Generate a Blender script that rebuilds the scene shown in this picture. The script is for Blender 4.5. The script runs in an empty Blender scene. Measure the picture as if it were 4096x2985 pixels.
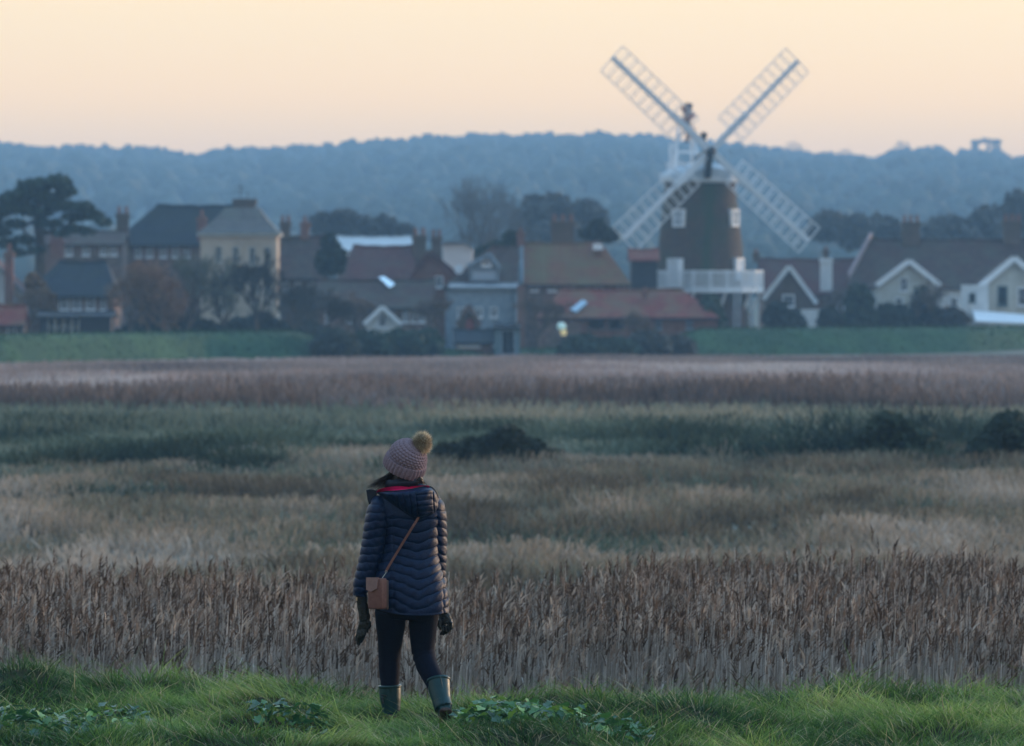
import bpy, math, random
import numpy as np
from mathutils import Vector, Matrix, noise
R = math.radians
SC = bpy.context.scene
COL = SC.collection
rng = np.random.default_rng(7)
random.seed(7)

# ------------------------------------------------------------------ camera
FPX = 26040.0                      # focal length in pixels of a 4096 px wide frame
HZ = 2.6                           # camera height above the bank top
cam_d = bpy.data.cameras.new('camera')
cam = bpy.data.objects.new('camera', cam_d); COL.objects.link(cam)
cam.location = (0, 0, HZ); cam.rotation_euler = (R(90), 0, 0)
cam_d.sensor_width = 36.0; cam_d.lens = 36.0 * FPX / 4096
cam_d.shift_y = -317.5 / 4096
cam_d.clip_start = 1.0; cam_d.clip_end = 30000
cam_d.dof.use_dof = True; cam_d.dof.focus_distance = 40.0; cam_d.dof.aperture_fstop = 6.2
SC.camera = cam

# ------------------------------------------------------------------ sky
w = bpy.data.worlds.new('World'); SC.world = w; w.use_nodes = True
nt = w.node_tree; nt.nodes.clear()
out = nt.nodes.new('ShaderNodeOutputWorld')
bg = nt.nodes.new('ShaderNodeBackground'); bg.inputs['Strength'].default_value = 1.0
sky = nt.nodes.new('ShaderNodeTexSky'); sky.sky_type = 'NISHITA'; sky.sun_disc = False
SUN_EL, SUN_AZ = R(4.5), R(54)      # azimuth clockwise from +Y (the view direction)
sky.sun_elevation = SUN_EL; sky.sun_rotation = SUN_AZ
sky.air_density = 1.0; sky.dust_density = 2.0; sky.ozone_density = 3.0
tc = nt.nodes.new('ShaderNodeTexCoord'); sp = nt.nodes.new('ShaderNodeSeparateXYZ')
nt.links.new(tc.outputs['Generated'], sp.inputs[0])
ramp = nt.nodes.new('ShaderNodeValToRGB'); cr = ramp.color_ramp; cr.interpolation = 'EASE'
def L(r, g, b): return (r, g, b, 1)
SKY_STOPS = [(0.0, L(1.08, .54, .17)), (0.12, L(1.00, .555, .19)), (0.165, L(.86, .535, .21)), (0.21, L(.73, .515, .255)), (0.36, L(.70, .62, .46)),
             (0.55, L(.52, .66, .78)), (0.78, L(.36, .60, .86)), (1.0, L(.27, .51, .82))]
while len(cr.elements) < len(SKY_STOPS): cr.elements.new(0.5)
for e, (p_, c_) in zip(cr.elements, SKY_STOPS): e.position = p_; e.color = c_
# height coordinate: square root of the sine of the elevation, so that the ramp opens out near the horizon
mx = nt.nodes.new('ShaderNodeMath'); mx.operation = 'MAXIMUM'; mx.inputs[1].default_value = 0
sq = nt.nodes.new('ShaderNodeMath'); sq.operation = 'SQRT'
nt.links.new(sp.outputs['Z'], mx.inputs[0]); nt.links.new(mx.outputs[0], sq.inputs[0]); nt.links.new(sq.outputs[0], ramp.inputs[0])
az = nt.nodes.new('ShaderNodeMath'); az.operation = 'MULTIPLY_ADD'      # a little brighter towards the sun's side
az.inputs[1].default_value = .84; az.inputs[2].default_value = 1.52
dt = nt.nodes.new('ShaderNodeVectorMath'); dt.operation = 'DOT_PRODUCT'; dt.inputs[1].default_value = (.50, .83, 0)
nt.links.new(tc.outputs['Generated'], dt.inputs[0]); nt.links.new(dt.outputs['Value'], az.inputs[0])
sm = nt.nodes.new('ShaderNodeVectorMath'); sm.operation = 'SCALE'
nt.links.new(ramp.outputs[0], sm.inputs[0]); nt.links.new(az.outputs[0], sm.inputs['Scale'])
ns = nt.nodes.new('ShaderNodeVectorMath'); ns.operation = 'SCALE'; ns.inputs['Scale'].default_value = 0.05
nt.links.new(sky.outputs[0], ns.inputs[0])
ad = nt.nodes.new('ShaderNodeVectorMath'); ad.operation = 'ADD'
nt.links.new(sm.outputs[0], ad.inputs[0]); nt.links.new(ns.outputs[0], ad.inputs[1])
nt.links.new(ad.outputs[0], bg.inputs['Color']); nt.links.new(bg.outputs[0], out.inputs['Surface'])

# ------------------------------------------------------------------ sun (just above the horizon, to the right and a little ahead)
sd = bpy.data.lights.new('sun', 'SUN'); sd.energy = 3.4; sd.angle = R(2.0); sd.color = (1.0, .68, .42)
so = bpy.data.objects.new('sun', sd); COL.objects.link(so)
sdir = Vector((math.sin(SUN_AZ) * math.cos(SUN_EL), math.cos(SUN_AZ) * math.cos(SUN_EL), math.sin(SUN_EL)))
so.rotation_euler = (-sdir).to_track_quat('-Z', 'Y').to_euler()
SC.view_settings.view_transform = 'Standard'; SC.view_settings.look = 'None'
SC.view_settings.exposure = 0.0; SC.view_settings.gamma = 1.0; SC.view_settings.use_curve_mapping = False
SC.render.engine = 'CYCLES'
SC.cycles.use_denoising = True; SC.cycles.max_bounces = 8; SC.cycles.volume_bounces = 2
SC.cycles.transparent_max_bounces = 8

# ------------------------------------------------------------------ helpers
def P(X, Y, D):
    """the point at distance D that lies along the sight line through column X, row Y of the 4096 px frame"""
    return Vector(((X - 2048) / FPX * D, D, HZ - (Y - 1175) / FPX * D))
def org(o):
    v = Vector((0, 0, 0))
    while o is not None: v = v + o.location; o = o.parent
    return v
def tag(o, label=None, cat=None, group=None, kind=None):
    if label: o['label'] = label
    if cat: o['category'] = cat
    if group: o['group'] = group
    if kind: o['kind'] = kind
    return o
def thing(name, loc, label, cat, group=None):
    o = bpy.data.objects.new(name, None); COL.objects.link(o); o.location = loc
    o.empty_display_size = 0.2
    return tag(o, label, cat, group)
def raw_mesh(name, V, F, mats, parent=None, color=None, smooth=False, midx=None):
    """V (n,3) world coordinates; F list of faces or (m,3)/(m,4) array"""
    V = np.asarray(V, dtype=np.float64).reshape(-1, 3)
    if parent is not None: base = org(parent)
    else:
        base = Vector(((V[:, 0].min() + V[:, 0].max()) / 2, (V[:, 1].min() + V[:, 1].max()) / 2, V[:, 2].min()))
    V = V - np.array(base)
    me = bpy.data.meshes.new(name)
    if isinstance(F, np.ndarray):
        m, k = F.shape
        me.vertices.add(len(V)); me.vertices.foreach_set('co', V.astype(np.float32).ravel())
        me.loops.add(m * k); me.loops.foreach_set('vertex_index', F.astype(np.int32).ravel())
        me.polygons.add(m); me.polygons.foreach_set('loop_start', np.arange(0, m * k, k, dtype=np.int32))
        try: me.polygons.foreach_set('loop_total', np.full(m, k, dtype=np.int32))
        except Exception: pass
        me.update(calc_edges=True)
    else:
        me.from_pydata([tuple(v) for v in V], [], F); me.update()
    if smooth: me.polygons.foreach_set('use_smooth', np.ones(len(me.polygons), dtype=bool))
    if color is not None:
        a = me.color_attributes.new('tint', 'FLOAT_COLOR', 'POINT')
        c = np.ones((len(V), 4), dtype=np.float32); c[:, :3] = color
        a.data.foreach_set('color', c.ravel())
    for m_ in (mats if isinstance(mats, (list, tuple)) else [mats]): me.materials.append(m_)
    if midx is not None: me.polygons.foreach_set('material_index', np.asarray(midx, dtype=np.int32))
    o = bpy.data.objects.new(name, me); COL.objects.link(o)
    if parent is not None: o.parent = parent
    else: o.location = base
    return o
class MB:
    def __init__(s): s.v = []; s.f = []
    def add(s, V, F):
        n = len(s.v); s.v += [tuple(p) for p in V]; s.f += [tuple(i + n for i in f) for f in F]; return s
    def hexa(s, p):   # eight corners: bottom four, top four (same winding)
        return s.add(p, [(0, 3, 2, 1), (4, 5, 6, 7), (0, 1, 5, 4), (1, 2, 6, 5), (2, 3, 7, 6), (3, 0, 4, 7)])
    def box(s, x0, x1, y0, y1, z0, z1):
        return s.hexa([(x0, y0, z0), (x1, y0, z0), (x1, y1, z0), (x0, y1, z0), (x0, y0, z1), (x1, y0, z1), (x1, y1, z1), (x0, y1, z1)])
    def prism(s, poly, y0, y1):   # poly: (x, z) outline, extruded along y
        n = len(poly)
        V = [(x, y0, z) for x, z in poly] + [(x, y1, z) for x, z in poly]
        F = [tuple(range(n)), tuple(range(2 * n - 1, n - 1, -1))] + [(i, i + n, (i + 1) % n + n, (i + 1) % n) for i in range(n)]
        return s.add(V, F)
    def bar(s, a, b, wd, th=None, up=(0, 0, 1)):
        a = Vector(a); b = Vector(b); th = th or wd; d = (b - a).normalized(); u = Vector(up)
        if abs(d.dot(u)) > .95: u = Vector((0, 1, 0))
        r = d.cross(u).normalized() * wd / 2; q = d.cross(r).normalized() * th / 2
        return s.hexa([a - r - q, a + r - q, a + r + q, a - r + q, b - r - q, b + r - q, b + r + q, b - r + q])
    def tube(s, pts, rad, n=8, cap=True):
        pts = [Vector(p) for p in pts]; V = []; m = len(pts)
        for i, p in enumerate(pts):
            d = (pts[min(i + 1, m - 1)] - pts[max(i - 1, 0)]).normalized()
            u = Vector((0, 0, 1)) if abs(d.z) < .9 else Vector((0, 1, 0))
            a = d.cross(u).normalized(); b = d.cross(a)
            r = rad[i] if hasattr(rad, '__len__') else rad
            r = r if hasattr(r, '__len__') else (r, r)
            V += [p + a * r[0] * math.cos(2 * math.pi * k / n) + b * r[1] * math.sin(2 * math.pi * k / n) for k in range(n)]
        F = [(i * n + k, i * n + (k + 1) % n, (i + 1) * n + (k + 1) % n, (i + 1) * n + k) for i in range(m - 1) for k in range(n)]
        if cap: F += [tuple(range(n - 1, -1, -1)), tuple(range((m - 1) * n, m * n))]
        return s.add(V, F)
    def build(s, name, mat, parent=None, smooth=False):
        return raw_mesh(name, s.v, s.f, mat, parent, smooth=smooth)

# ------------------------------------------------------------------ materials
def mat(name, c1, c2=None, scale=3.0, rough=.85, bump=0.0, detail=6.0, tint=False, trans=0.0, spec=.3, c3=None, stretch=None, metal=0.0, bscale=None, coat=0.0):
    m = bpy.data.materials.new(name); m.use_nodes = True; t = m.node_tree; N = t.nodes; Lk = t.links
    b = N['Principled BSDF']; b.inputs['Roughness'].default_value = rough
    b.inputs['Specular IOR Level'].default_value = spec; b.inputs['Metallic'].default_value = metal
    if coat: b.inputs['Coat Weight'].default_value = coat
    co = N.new('ShaderNodeTexCoord'); mp = N.new('ShaderNodeMapping'); Lk.new(co.outputs['Object'], mp.inputs[0])
    if stretch: mp.inputs['Scale'].default_value = stretch
    col = None
    if c2 is not None:
        nz = N.new('ShaderNodeTexNoise'); nz.inputs['Scale'].default_value = scale; nz.inputs['Detail'].default_value = detail
        nz.inputs['Roughness'].default_value = .62; Lk.new(mp.outputs[0], nz.inputs['Vector'])
        rp = N.new('ShaderNodeValToRGB'); e = rp.color_ramp.elements
        e[0].position = .32; e[0].color = (*c1, 1); e[1].position = .68; e[1].color = (*c2, 1)
        if c3 is not None: x = rp.color_ramp.elements.new(.5); x.color = (*c3, 1)
        Lk.new(nz.outputs[0], rp.inputs[0]); col = rp.outputs[0]
    if tint:
        at = N.new('ShaderNodeAttribute'); at.attribute_name = 'tint'
        if col is None: col = at.outputs['Color']
        else:
            mm = N.new('ShaderNodeMix'); mm.data_type = 'RGBA'; mm.blend_type = 'MULTIPLY'; mm.inputs[0].default_value = 1
            Lk.new(col, mm.inputs[6]); Lk.new(at.outputs['Color'], mm.inputs[7]); col = mm.outputs[2]
    if col is None: b.inputs['Base Color'].default_value = (*c1, 1)
    else: Lk.new(col, b.inputs['Base Color'])
    if bump:
        nb = N.new('ShaderNodeTexNoise'); nb.inputs['Scale'].default_value = bscale or scale * 4; nb.inputs['Detail'].default_value = 5
        Lk.new(mp.outputs[0], nb.inputs['Vector'])
        bp = N.new('ShaderNodeBump'); bp.inputs['Strength'].default_value = bump; bp.inputs['Distance'].default_value = .02
        Lk.new(nb.outputs[0], bp.inputs['Height']); Lk.new(bp.outputs[0], b.inputs['Normal'])
    if trans:
        tr = N.new('ShaderNodeBsdfTranslucent'); mxs = N.new('ShaderNodeMixShader'); mxs.inputs[0].default_value = trans
        if col is None: tr.inputs[0].default_value = (*c1, 1)
        else: Lk.new(col, tr.inputs[0])
        Lk.new(b.outputs[0], mxs.inputs[1]); Lk.new(tr.outputs[0], mxs.inputs[2]); Lk.new(mxs.outputs[0], N['Material Output'].inputs[0])
    return m
def coursed(name, c1, c2, mortar, bw, bh, stain=(.5, .5, .5), rough=.9, amount=.55, axis='XZ'):
    """brick or tile courses laid over a weathered, stained face"""
    m = mat(name, c1, c2, 2.2, rough, detail=8); t = m.node_tree; N = t.nodes; Lk = t.links; b = N['Principled BSDF']
    src = b.inputs['Base Color'].links[0].from_socket
    co = [n for n in N if n.type == 'TEX_COORD'][0]
    sx = N.new('ShaderNodeSeparateXYZ'); cx = N.new('ShaderNodeCombineXYZ'); Lk.new(co.outputs['Object'], sx.inputs[0])
    su = N.new('ShaderNodeMath'); su.operation = 'ADD'; Lk.new(sx.outputs['X'], su.inputs[0]); Lk.new(sx.outputs['Y'], su.inputs[1])
    Lk.new(su.outputs[0], cx.inputs[0]); Lk.new(sx.outputs['Z'], cx.inputs[1])
    br = N.new('ShaderNodeTexBrick'); br.inputs['Scale'].default_value = 1; br.inputs['Brick Width'].default_value = bw
    br.inputs['Row Height'].default_value = bh; br.inputs['Mortar Size'].default_value = bh * .14
    br.inputs['Color1'].default_value = (1, 1, 1, 1); br.inputs['Color2'].default_value = (.62, .62, .62, 1)
    br.inputs['Mortar'].default_value = (*mortar, 1); Lk.new(cx.outputs[0], br.inputs['Vector'])
    mm = N.new('ShaderNodeMix'); mm.data_type = 'RGBA'; mm.blend_type = 'MULTIPLY'; mm.inputs[0].default_value = amount
    Lk.new(src, mm.inputs[6]); Lk.new(br.outputs[0], mm.inputs[7])
    nz = N.new('ShaderNodeTexNoise'); nz.inputs['Scale'].default_value = .55; nz.inputs['Detail'].default_value = 4; Lk.new(co.outputs['Object'], nz.inputs['Vector'])
    rp = N.new('ShaderNodeValToRGB'); rp.color_ramp.elements[0].position = .42; rp.color_ramp.elements[1].position = .62
    Lk.new(nz.outputs[0], rp.inputs[0])
    m2 = N.new('ShaderNodeMix'); m2.data_type = 'RGBA'; m2.inputs[7].default_value = (*stain, 1)
    mf = N.new('ShaderNodeMath'); mf.operation = 'MULTIPLY'; mf.inputs[1].default_value = .55; Lk.new(rp.outputs[0], mf.inputs[0])
    Lk.new(mf.outputs[0], m2.inputs[0]); Lk.new(mm.outputs[2], m2.inputs[6]); Lk.new(m2.outputs[2], b.inputs['Base Color'])
    bp = N.new('ShaderNodeBump'); bp.inputs['Strength'].default_value = .5; bp.inputs['Distance'].default_value = .03
    Lk.new(br.outputs[0], bp.inputs['Height']); Lk.new(bp.outputs[0], b.inputs['Normal'])
    return m

# ------------------------------------------------------------------ ribbons (grass blades, reed leaves, twigs)
def ribbons(B, T, wdt, segs=3, side=None, bend=None, tip=0.08, col=None, colt=None):
    """B base (n,3), T tip offset (n,3), wdt (n,), bend (n,3) added as t^2; returns V, F, C"""
    n = len(B); t = np.linspace(0, 1, segs + 1)
    if side is None:
        a = rng.uniform(0, 2 * np.pi, n); side = np.stack([np.cos(a), np.sin(a), np.zeros(n)], 1)
    if bend is None: bend = np.zeros((n, 3))
    ctr = B[:, None, :] + T[:, None, :] * t[None, :, None] + bend[:, None, :] * (t ** 2)[None, :, None]
    ww = (1 - (1 - tip) * t ** 1.5)[None, :, None] * wdt[:, None, None] / 2
    V = np.stack([ctr - side[:, None, :] * ww, ctr + side[:, None, :] * ww], 2).reshape(-1, 3)
    k = (segs + 1) * 2
    base = (np.arange(n) * k)[:, None]; j = (np.arange(segs) * 2)[None, :]
    a0 = base + j
    F = np.stack([a0, a0 + 1, a0 + 3, a0 + 2], 2).reshape(-1, 4)
    C = None
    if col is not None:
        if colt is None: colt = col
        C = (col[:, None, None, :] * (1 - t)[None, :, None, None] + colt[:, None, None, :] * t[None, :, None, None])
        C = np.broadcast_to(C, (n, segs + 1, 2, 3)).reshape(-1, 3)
    return V, F, C
def merge(parts):
    V = []; F = []; C = []; k = 0
    for v, f, c in parts: V.append(v); F.append(f + k); C.append(c); k += len(v)
    return np.concatenate(V), np.concatenate(F), np.concatenate(C)
def fbm(x, y, s, seed=0, oct=3):
    """smooth value noise on arrays"""
    r = np.zeros_like(x, dtype=float); a = 1; tot = 0
    for o in range(oct):
        X = x / s * 2 ** o + 17.3 * seed + 5.1 * o; Y = y / s * 2 ** o - 9.7 * seed + 3.3 * o
        xi = np.floor(X); yi = np.floor(Y); fx = X - xi; fy = Y - yi; fx = fx * fx * (3 - 2 * fx); fy = fy * fy * (3 - 2 * fy)
        def h(i, j):
            q = np.sin(i * 127.1 + j * 311.7 + seed * 74.7) * 43758.5453; return q - np.floor(q)
        r += a * ((h(xi, yi) * (1 - fx) + h(xi + 1, yi) * fx) * (1 - fy) + (h(xi, yi + 1) * (1 - fx) + h(xi + 1, yi + 1) * fx) * fy)
        tot += a; a *= .5
    return r / tot
def lerp_col(t, stops):
    t = np.clip(t, 0, 1); ps = [s[0] for s in stops]
    return np.stack([np.interp(t, ps, [s[1][k] for s in stops]) for k in range(3)], 1)
# ================================================================== LAND
MARSH = -1.9
M_soil = mat('dark_soil', (.025, .03, .014), (.055, .05, .026), 9, .98, bump=.5, spec=.05)
M_marsh = mat('marsh_floor', (.10, .085, .065), (.16, .13, .10), .25, .95, c3=(.09, .095, .07))
M_bankturf = mat('bank_turf', (.014, .055, .024), (.036, .095, .036), .35, .9, bump=.3, c3=(.024, .07, .03), detail=4)
M_field = mat('hill_field', (.05, .065, .05), (.075, .09, .065), .006, .95, c3=(.06, .078, .055))
def grid(name, xs, ys, hf, m, parent=None, smooth=True):
    Xg, Yg = np.meshgrid(xs, ys, indexing='xy'); Z = hf(Xg, Yg)
    V = np.stack([Xg, Yg, Z], 2).reshape(-1, 3); nx, ny = len(xs), len(ys)
    i = (np.arange(ny - 1)[:, None] * nx + np.arange(nx - 1)[None, :]).reshape(-1)
    F = np.stack([i, i + 1, i + 1 + nx, i + nx], 1)
    return raw_mesh(name, V, F, m, parent, smooth=smooth)
CR_X = np.array([-14, -3.2, -2.4, -1.7, -1.1, -.5, 0, .35, .7, 1.2, 2.0, 3.2, 14])
CR_Y = np.array([42.0, 41.9, 41.5, 41.6, 41.2, 40.9, 40.7, 40.5, 40.3, 40.4, 40.6, 40.9, 41.2])
def near_h(x, y):
    cr_ = np.interp(x, CR_X, CR_Y)
    t = np.clip((y - cr_) / 5.2, 0, 1)
    drop = (3 * t ** 2 - 2 * t ** 3) * 1.0
    z = (MARSH - .02) * drop
    amp = 1 - t
    z = z + amp * (.20 * (fbm(x, y * 1.2, .8, 3, 2) - .5) + .12 * (fbm(x, y, .33, 5, 2) - .5))
    z = z + amp * .16 * np.exp(-((x + 2.3) / .55) ** 2 - ((y - 42.4) / .8) ** 2)
    z = z + amp * .10 * np.exp(-((x + 3.1) / .5) ** 2 - ((y - 42.6) / .9) ** 2)
    z = z + amp * .10 * np.exp(-((x + 1.2) / .5) ** 2 - ((y - 41.9) / .5) ** 2)
    z = z + amp * .07 * np.exp(-((x - .95) / .25) ** 2 - ((y - 41.0) / .4) ** 2)
    z = z + amp * .10 * np.exp(-((x - 2.4) / .6) ** 2 - ((y - 41.4) / .6) ** 2)
    z = z - .09 * np.exp(-((x + .5) / .5) ** 2 - ((y - 39.6) / .7) ** 2)
    return z
g = grid('ground', np.linspace(-9000, 9000, 61), np.linspace(-3000, 15000, 61), lambda x, y: x * 0 + MARSH - .12, M_marsh)
tag(g, 'flat brown ground sheet under the whole landscape', kind='structure')
xs = np.concatenate([np.linspace(-14, -4.2, 40), np.linspace(-4.1, 4.1, 130), np.linspace(4.2, 14, 40)])
ys = np.concatenate([np.linspace(-12, 35, 40), np.linspace(35.2, 49, 110)])
near_bank = grid('grassy_bank', xs, ys, near_h, M_soil)
tag(near_bank, 'raised grassy bank the walker stands on', kind='structure')
# marsh floor with swells, out to beyond the village
def marsh_h(x, y):
    z = MARSH + .25 * (fbm(x, y, 9, 11, 3) - .5) * np.clip((y - 60) / 40, 0, 1)
    z = z - .05
    rise = np.clip((y - 480) / 60, 0, 1); rise = rise * rise * (3 - 2 * rise)
    return z + rise * .9
M_marshmix = mat('marsh_litter', (.11, .09, .07), (.20, .165, .125), .12, .95, c3=(.10, .105, .075), detail=9)
mg = grid('marsh', np.linspace(-190, 190, 160), np.concatenate([np.linspace(44, 240, 110), np.linspace(244, 700, 80)]), marsh_h, M_marshmix)
tag(mg, 'broad flat marsh of winter reeds and rough grass', kind='structure')

# far green sea bank in front of the village, its foot running a little away to the right
BX = np.array([-120, -35, -32, -20, 0, 18, 35, 45, 60, 130])     # metres across
BYf = np.array([385, 400, 406, 440, 462, 478, 492, 510, 520, 560])
def bank_foot(x): return np.interp(x, BX, BYf)
def bank_prof(x, d):
    hgt = np.where(x < -17, 1.85, np.where(x > 14, 2.1, 1.85))
    hgt = np.interp(x, [-120, -15, -11, 9, 14, 130], [1.95, 1.95, .55, .55, 1.95, 2.1])
    up = np.clip(d / 5.0, 0, 1); up = up * up * (3 - 2 * up); dn = 1 - np.clip((d - 7.5) / 4.5, 0, 1) * .55
    return hgt * up * dn
bxs = np.linspace(-120, 130, 260); ds = np.linspace(-1.5, 14, 32)
Vb = []; 
for d in ds:
    yy = bank_foot(bxs) + d
    Vb.append(np.stack([bxs, yy, MARSH - .1 + bank_prof(bxs, d + 0 * bxs) + .18 * (fbm(bxs, yy, 3.0, 21, 3) - .5)], 1))
Vb = np.concatenate(Vb); nx = len(bxs)
i = (np.arange(len(ds) - 1)[:, None] * nx + np.arange(nx - 1)[None, :]).reshape(-1)
fb = raw_mesh('green_bank', Vb, np.stack([i, i + 1, i + 1 + nx, i + nx], 1), M_bankturf, smooth=True)
tag(fb, 'low green grass flood bank in front of the village', kind='structure')

# hills
RX = np.array([-2000, 0, 180, 310, 480, 620, 700, 760, 830, 900, 1000, 1180, 1300, 1540, 1700, 1900, 2100, 2330, 2560, 2720, 2850, 2950, 3050, 3150, 3300, 3400, 3500, 3600, 3740, 3830, 3900, 3990, 4040, 4096, 6000])
RY = np.array([600, 590, 598, 592, 605, 605, 615, 632, 625, 610, 612, 610, 600, 580, 566, 560, 557, 553, 556, 572, 585, 590, 600, 618, 628, 632, 640, 615, 612, 625, 628, 625, 645, 640, 660]) 
HD = 3400.0
def hill_h(x, y):
    Xp = x / np.maximum(y, 500) * FPX + 2048
    top = HZ + (1175 - np.interp(Xp, RX, RY)) / FPX * HD - 10.5
    t = np.clip((y - 850) / (HD - 850), 0, 1)
    s = t * t * (3 - 2 * t) * .75 + t * .25
    back = np.clip((y - HD) / 900, 0, 1)
    return -1.2 + (top + 1.2) * s - back * 16 + (fbm(x, y, 160, 31, 3) - .5) * 7 * np.clip(t * 2.5, 0, 1) * (1 - np.clip((y - 3000) / 350, 0, 1))
hg = grid('hill', np.linspace(-800, 800, 180), np.concatenate([np.linspace(690, 3400, 130), np.linspace(3440, 4400, 20)]), hill_h, M_field)
tag(hg, 'long low wooded ridge behind the village', kind='structure')

# woods: every crown is a lumpy solid, thousands of them joined, as nobody could count them
def ico():
    p = (1 + 5 ** .5) / 2
    v = [(-1, p, 0), (1, p, 0), (-1, -p, 0), (1, -p, 0), (0, -1, p), (0, 1, p), (0, -1, -p), (0, 1, -p), (p, 0, -1), (p, 0, 1), (-p, 0, -1), (-p, 0, 1)]
    f = [(0, 11, 5), (0, 5, 1), (0, 1, 7), (0, 7, 10), (0, 10, 11), (1, 5, 9), (5, 11, 4), (11, 10, 2), (10, 7, 6), (7, 1, 8), (3, 9, 4), (3, 4, 2), (3, 2, 6), (3, 6, 8), (3, 8, 9), (4, 9, 5), (2, 4, 11), (6, 2, 10), (8, 6, 7), (9, 8, 1)]
    v = [Vector(a).normalized() for a in v]; cache = {}; nf = []
    def mid(a, b):
        k = (min(a, b), max(a, b))
        if k not in cache: v.append(((v[a] + v[b]) / 2).normalized()); cache[k] = len(v) - 1
        return cache[k]
    for a, b, c in f:
        ab, bc, ca = mid(a, b), mid(b, c), mid(c, a); nf += [(a, ab, ca), (b, bc, ab), (c, ca, bc), (ab, bc, ca)]
    return np.array([tuple(a) for a in v]), np.array(nf)
ICV, ICF = ico()
def crowns(C, S, lump=.28, cols=None):
    """C centres (n,3), S radii (n,3)"""
    n = len(C); rr = 1 + rng.uniform(-lump, lump, (n, len(ICV)))
    V = C[:, None, :] + ICV[None] * rr[:, :, None] * S[:, None, :]
    F = ICF[None] + (np.arange(n) * len(ICV))[:, None, None]
    c = None if cols is None else np.repeat(cols, len(ICV), 0)
    return V.reshape(-1, 3), F.reshape(-1, 3), c
M_wood = mat('woodland_leaf', (.6, .6, .6), (1.1, 1.1, 1.1), .35, .95, tint=True, detail=3)
def wood(name, label, n, xr, yr, mask=None, hgt=(4, 11), rad=(1.7, 3.6), stops=None):
    x = rng.uniform(*xr, n); y = rng.uniform(*yr, n)
    if mask is not None: k = mask(x, y); x = x[k]; y = y[k]
    n = len(x); z = hill_h(x, y); h = rng.uniform(*hgt, n) * (.8 + .4 * fbm(x, y, 35, 5)); r = rng.uniform(*rad, n)
    C = np.stack([x, y, z + h - r * .9], 1); S = np.stack([r, r, r * rng.uniform(.8, 1.25, n)], 1)
    cols = lerp_col(fbm(x, y, 60, 9, 2) * .7 + rng.uniform(0, .3, n), stops or [(0, (.035, .045, .03)), (.5, (.06, .065, .045)), (1, (.10, .085, .06))])
    V, F, c = crowns(C, S, cols=cols)
    return tag(raw_mesh(name, V, F, M_wood, color=c, smooth=False), label, kind='stuff')
wood('ridge_woodland', 'unbroken wood along the skyline of the ridge', 3400, (-300, 300), (3120, 3430))
wood('valley_woodland', 'faint misty woods covering the long slope of the ridge', 3300, (-300, 250), (1100, 3130), mask=lambda x, y: (fbm(x, y * .6, 120, 49, 3) > .30) & (np.abs(x) < y * .09), hgt=(5, 8), rad=(3.2, 5.6), stops=[(0, (.055, .07, .055)), (1, (.075, .09, .065))])
wood('slope_woodland', 'patchy bare woods on the slope right of the windmill', 1500, (40, 330), (1600, 3130), mask=lambda x, y: (fbm(x, y, 110, 44, 2) > .40) & (x / y > .033), hgt=(6, 9))

# ================================================================== VILLAGE MATERIALS
M_pan = coursed('pantile_red', (.21, .045, .032), (.33, .085, .056), (.35, .3, .3), .24, .30, stain=(.16, .13, .07))
M_panmoss = coursed('pantile_mossy', (.20, .075, .045), (.25, .12, .055), (.35, .3, .3), .24, .30, stain=(.13, .13, .06))
M_brown = coursed('tile_brown', (.06, .036, .03), (.12, .062, .047), (.4, .4, .4), .24, .28, stain=(.075, .075, .055))
M_redbrown = coursed('tile_redbrown', (.10, .032, .028), (.17, .058, .048), (.4, .4, .4), .24, .28, stain=(.09, .07, .055))
M_slate = coursed('slate_dark', (.018, .024, .034), (.034, .042, .055), (.5, .5, .5), .30, .22, stain=(.03, .035, .028), rough=.9)
M_slategrey = coursed('slate_grey', (.12, .11, .11), (.19, .17, .155), (.6, .6, .6), .30, .22, stain=(.14, .15, .12), rough=.7)
M_brick = coursed('brick_red', (.18, .08, .065), (.26, .12, .095), (.9, .85, .8), .23, .08, stain=(.18, .13, .10))
M_brickdark = coursed('brick_dark', (.10, .075, .06), (.16, .115, .09), (.9, .9, .9), .23, .08, stain=(.07, .07, .05))
M_flint = coursed('flint_wall', (.11, .085, .075), (.25, .195, .165), (.6, .6, .6), .18, .12, stain=(.22, .11, .085), amount=.7)
M_cream = mat('cream_render', (.42, .335, .25), (.58, .475, .37), .9, .9, detail=8)
M_whitewall = mat('white_render', (.55, .58, .60), (.72, .74, .74), 1.4, .85, detail=8)
M_creamwall = mat('pale_render', (.42, .42, .38), (.55, .55, .50), 1.4, .85, detail=8)
M_bluewall = mat('weathered_blue_boards', (.17, .22, .27), (.27, .33, .38), 2.5, .8)
M_white = mat('white_paint', (.72, .76, .80), (.84, .86, .88), 3, .55)
M_glass = mat('window_glass', (.03, .045, .06), rough=.08, spec=.8)
M_paleglass = mat('reflecting_glass', (.28, .40, .50), rough=.12, spec=.9)
M_darkboard = mat('tarred_boards', (.018, .022, .03), (.03, .035, .045), 3, .7)
M_lead = mat('lead_sheet', (.16, .19, .22), (.24, .27, .30), 1.5, .6)
M_iron = mat('dark_iron', (.03, .035, .04), rough=.5)
M_pot = mat('clay_pot', (.17, .08, .06), (.22, .11, .08), 4, .8)
M_skylight = mat('sky_mirroring_glass', (.75, .80, .85), rough=.05, spec=1.0, metal=.7)
M_doorred = mat('red_door_paint', (.28, .07, .06), rough=.6)
M_greenboard = mat('teal_boards', (.10, .17, .20), (.14, .21, .24), 2, .7)

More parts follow.
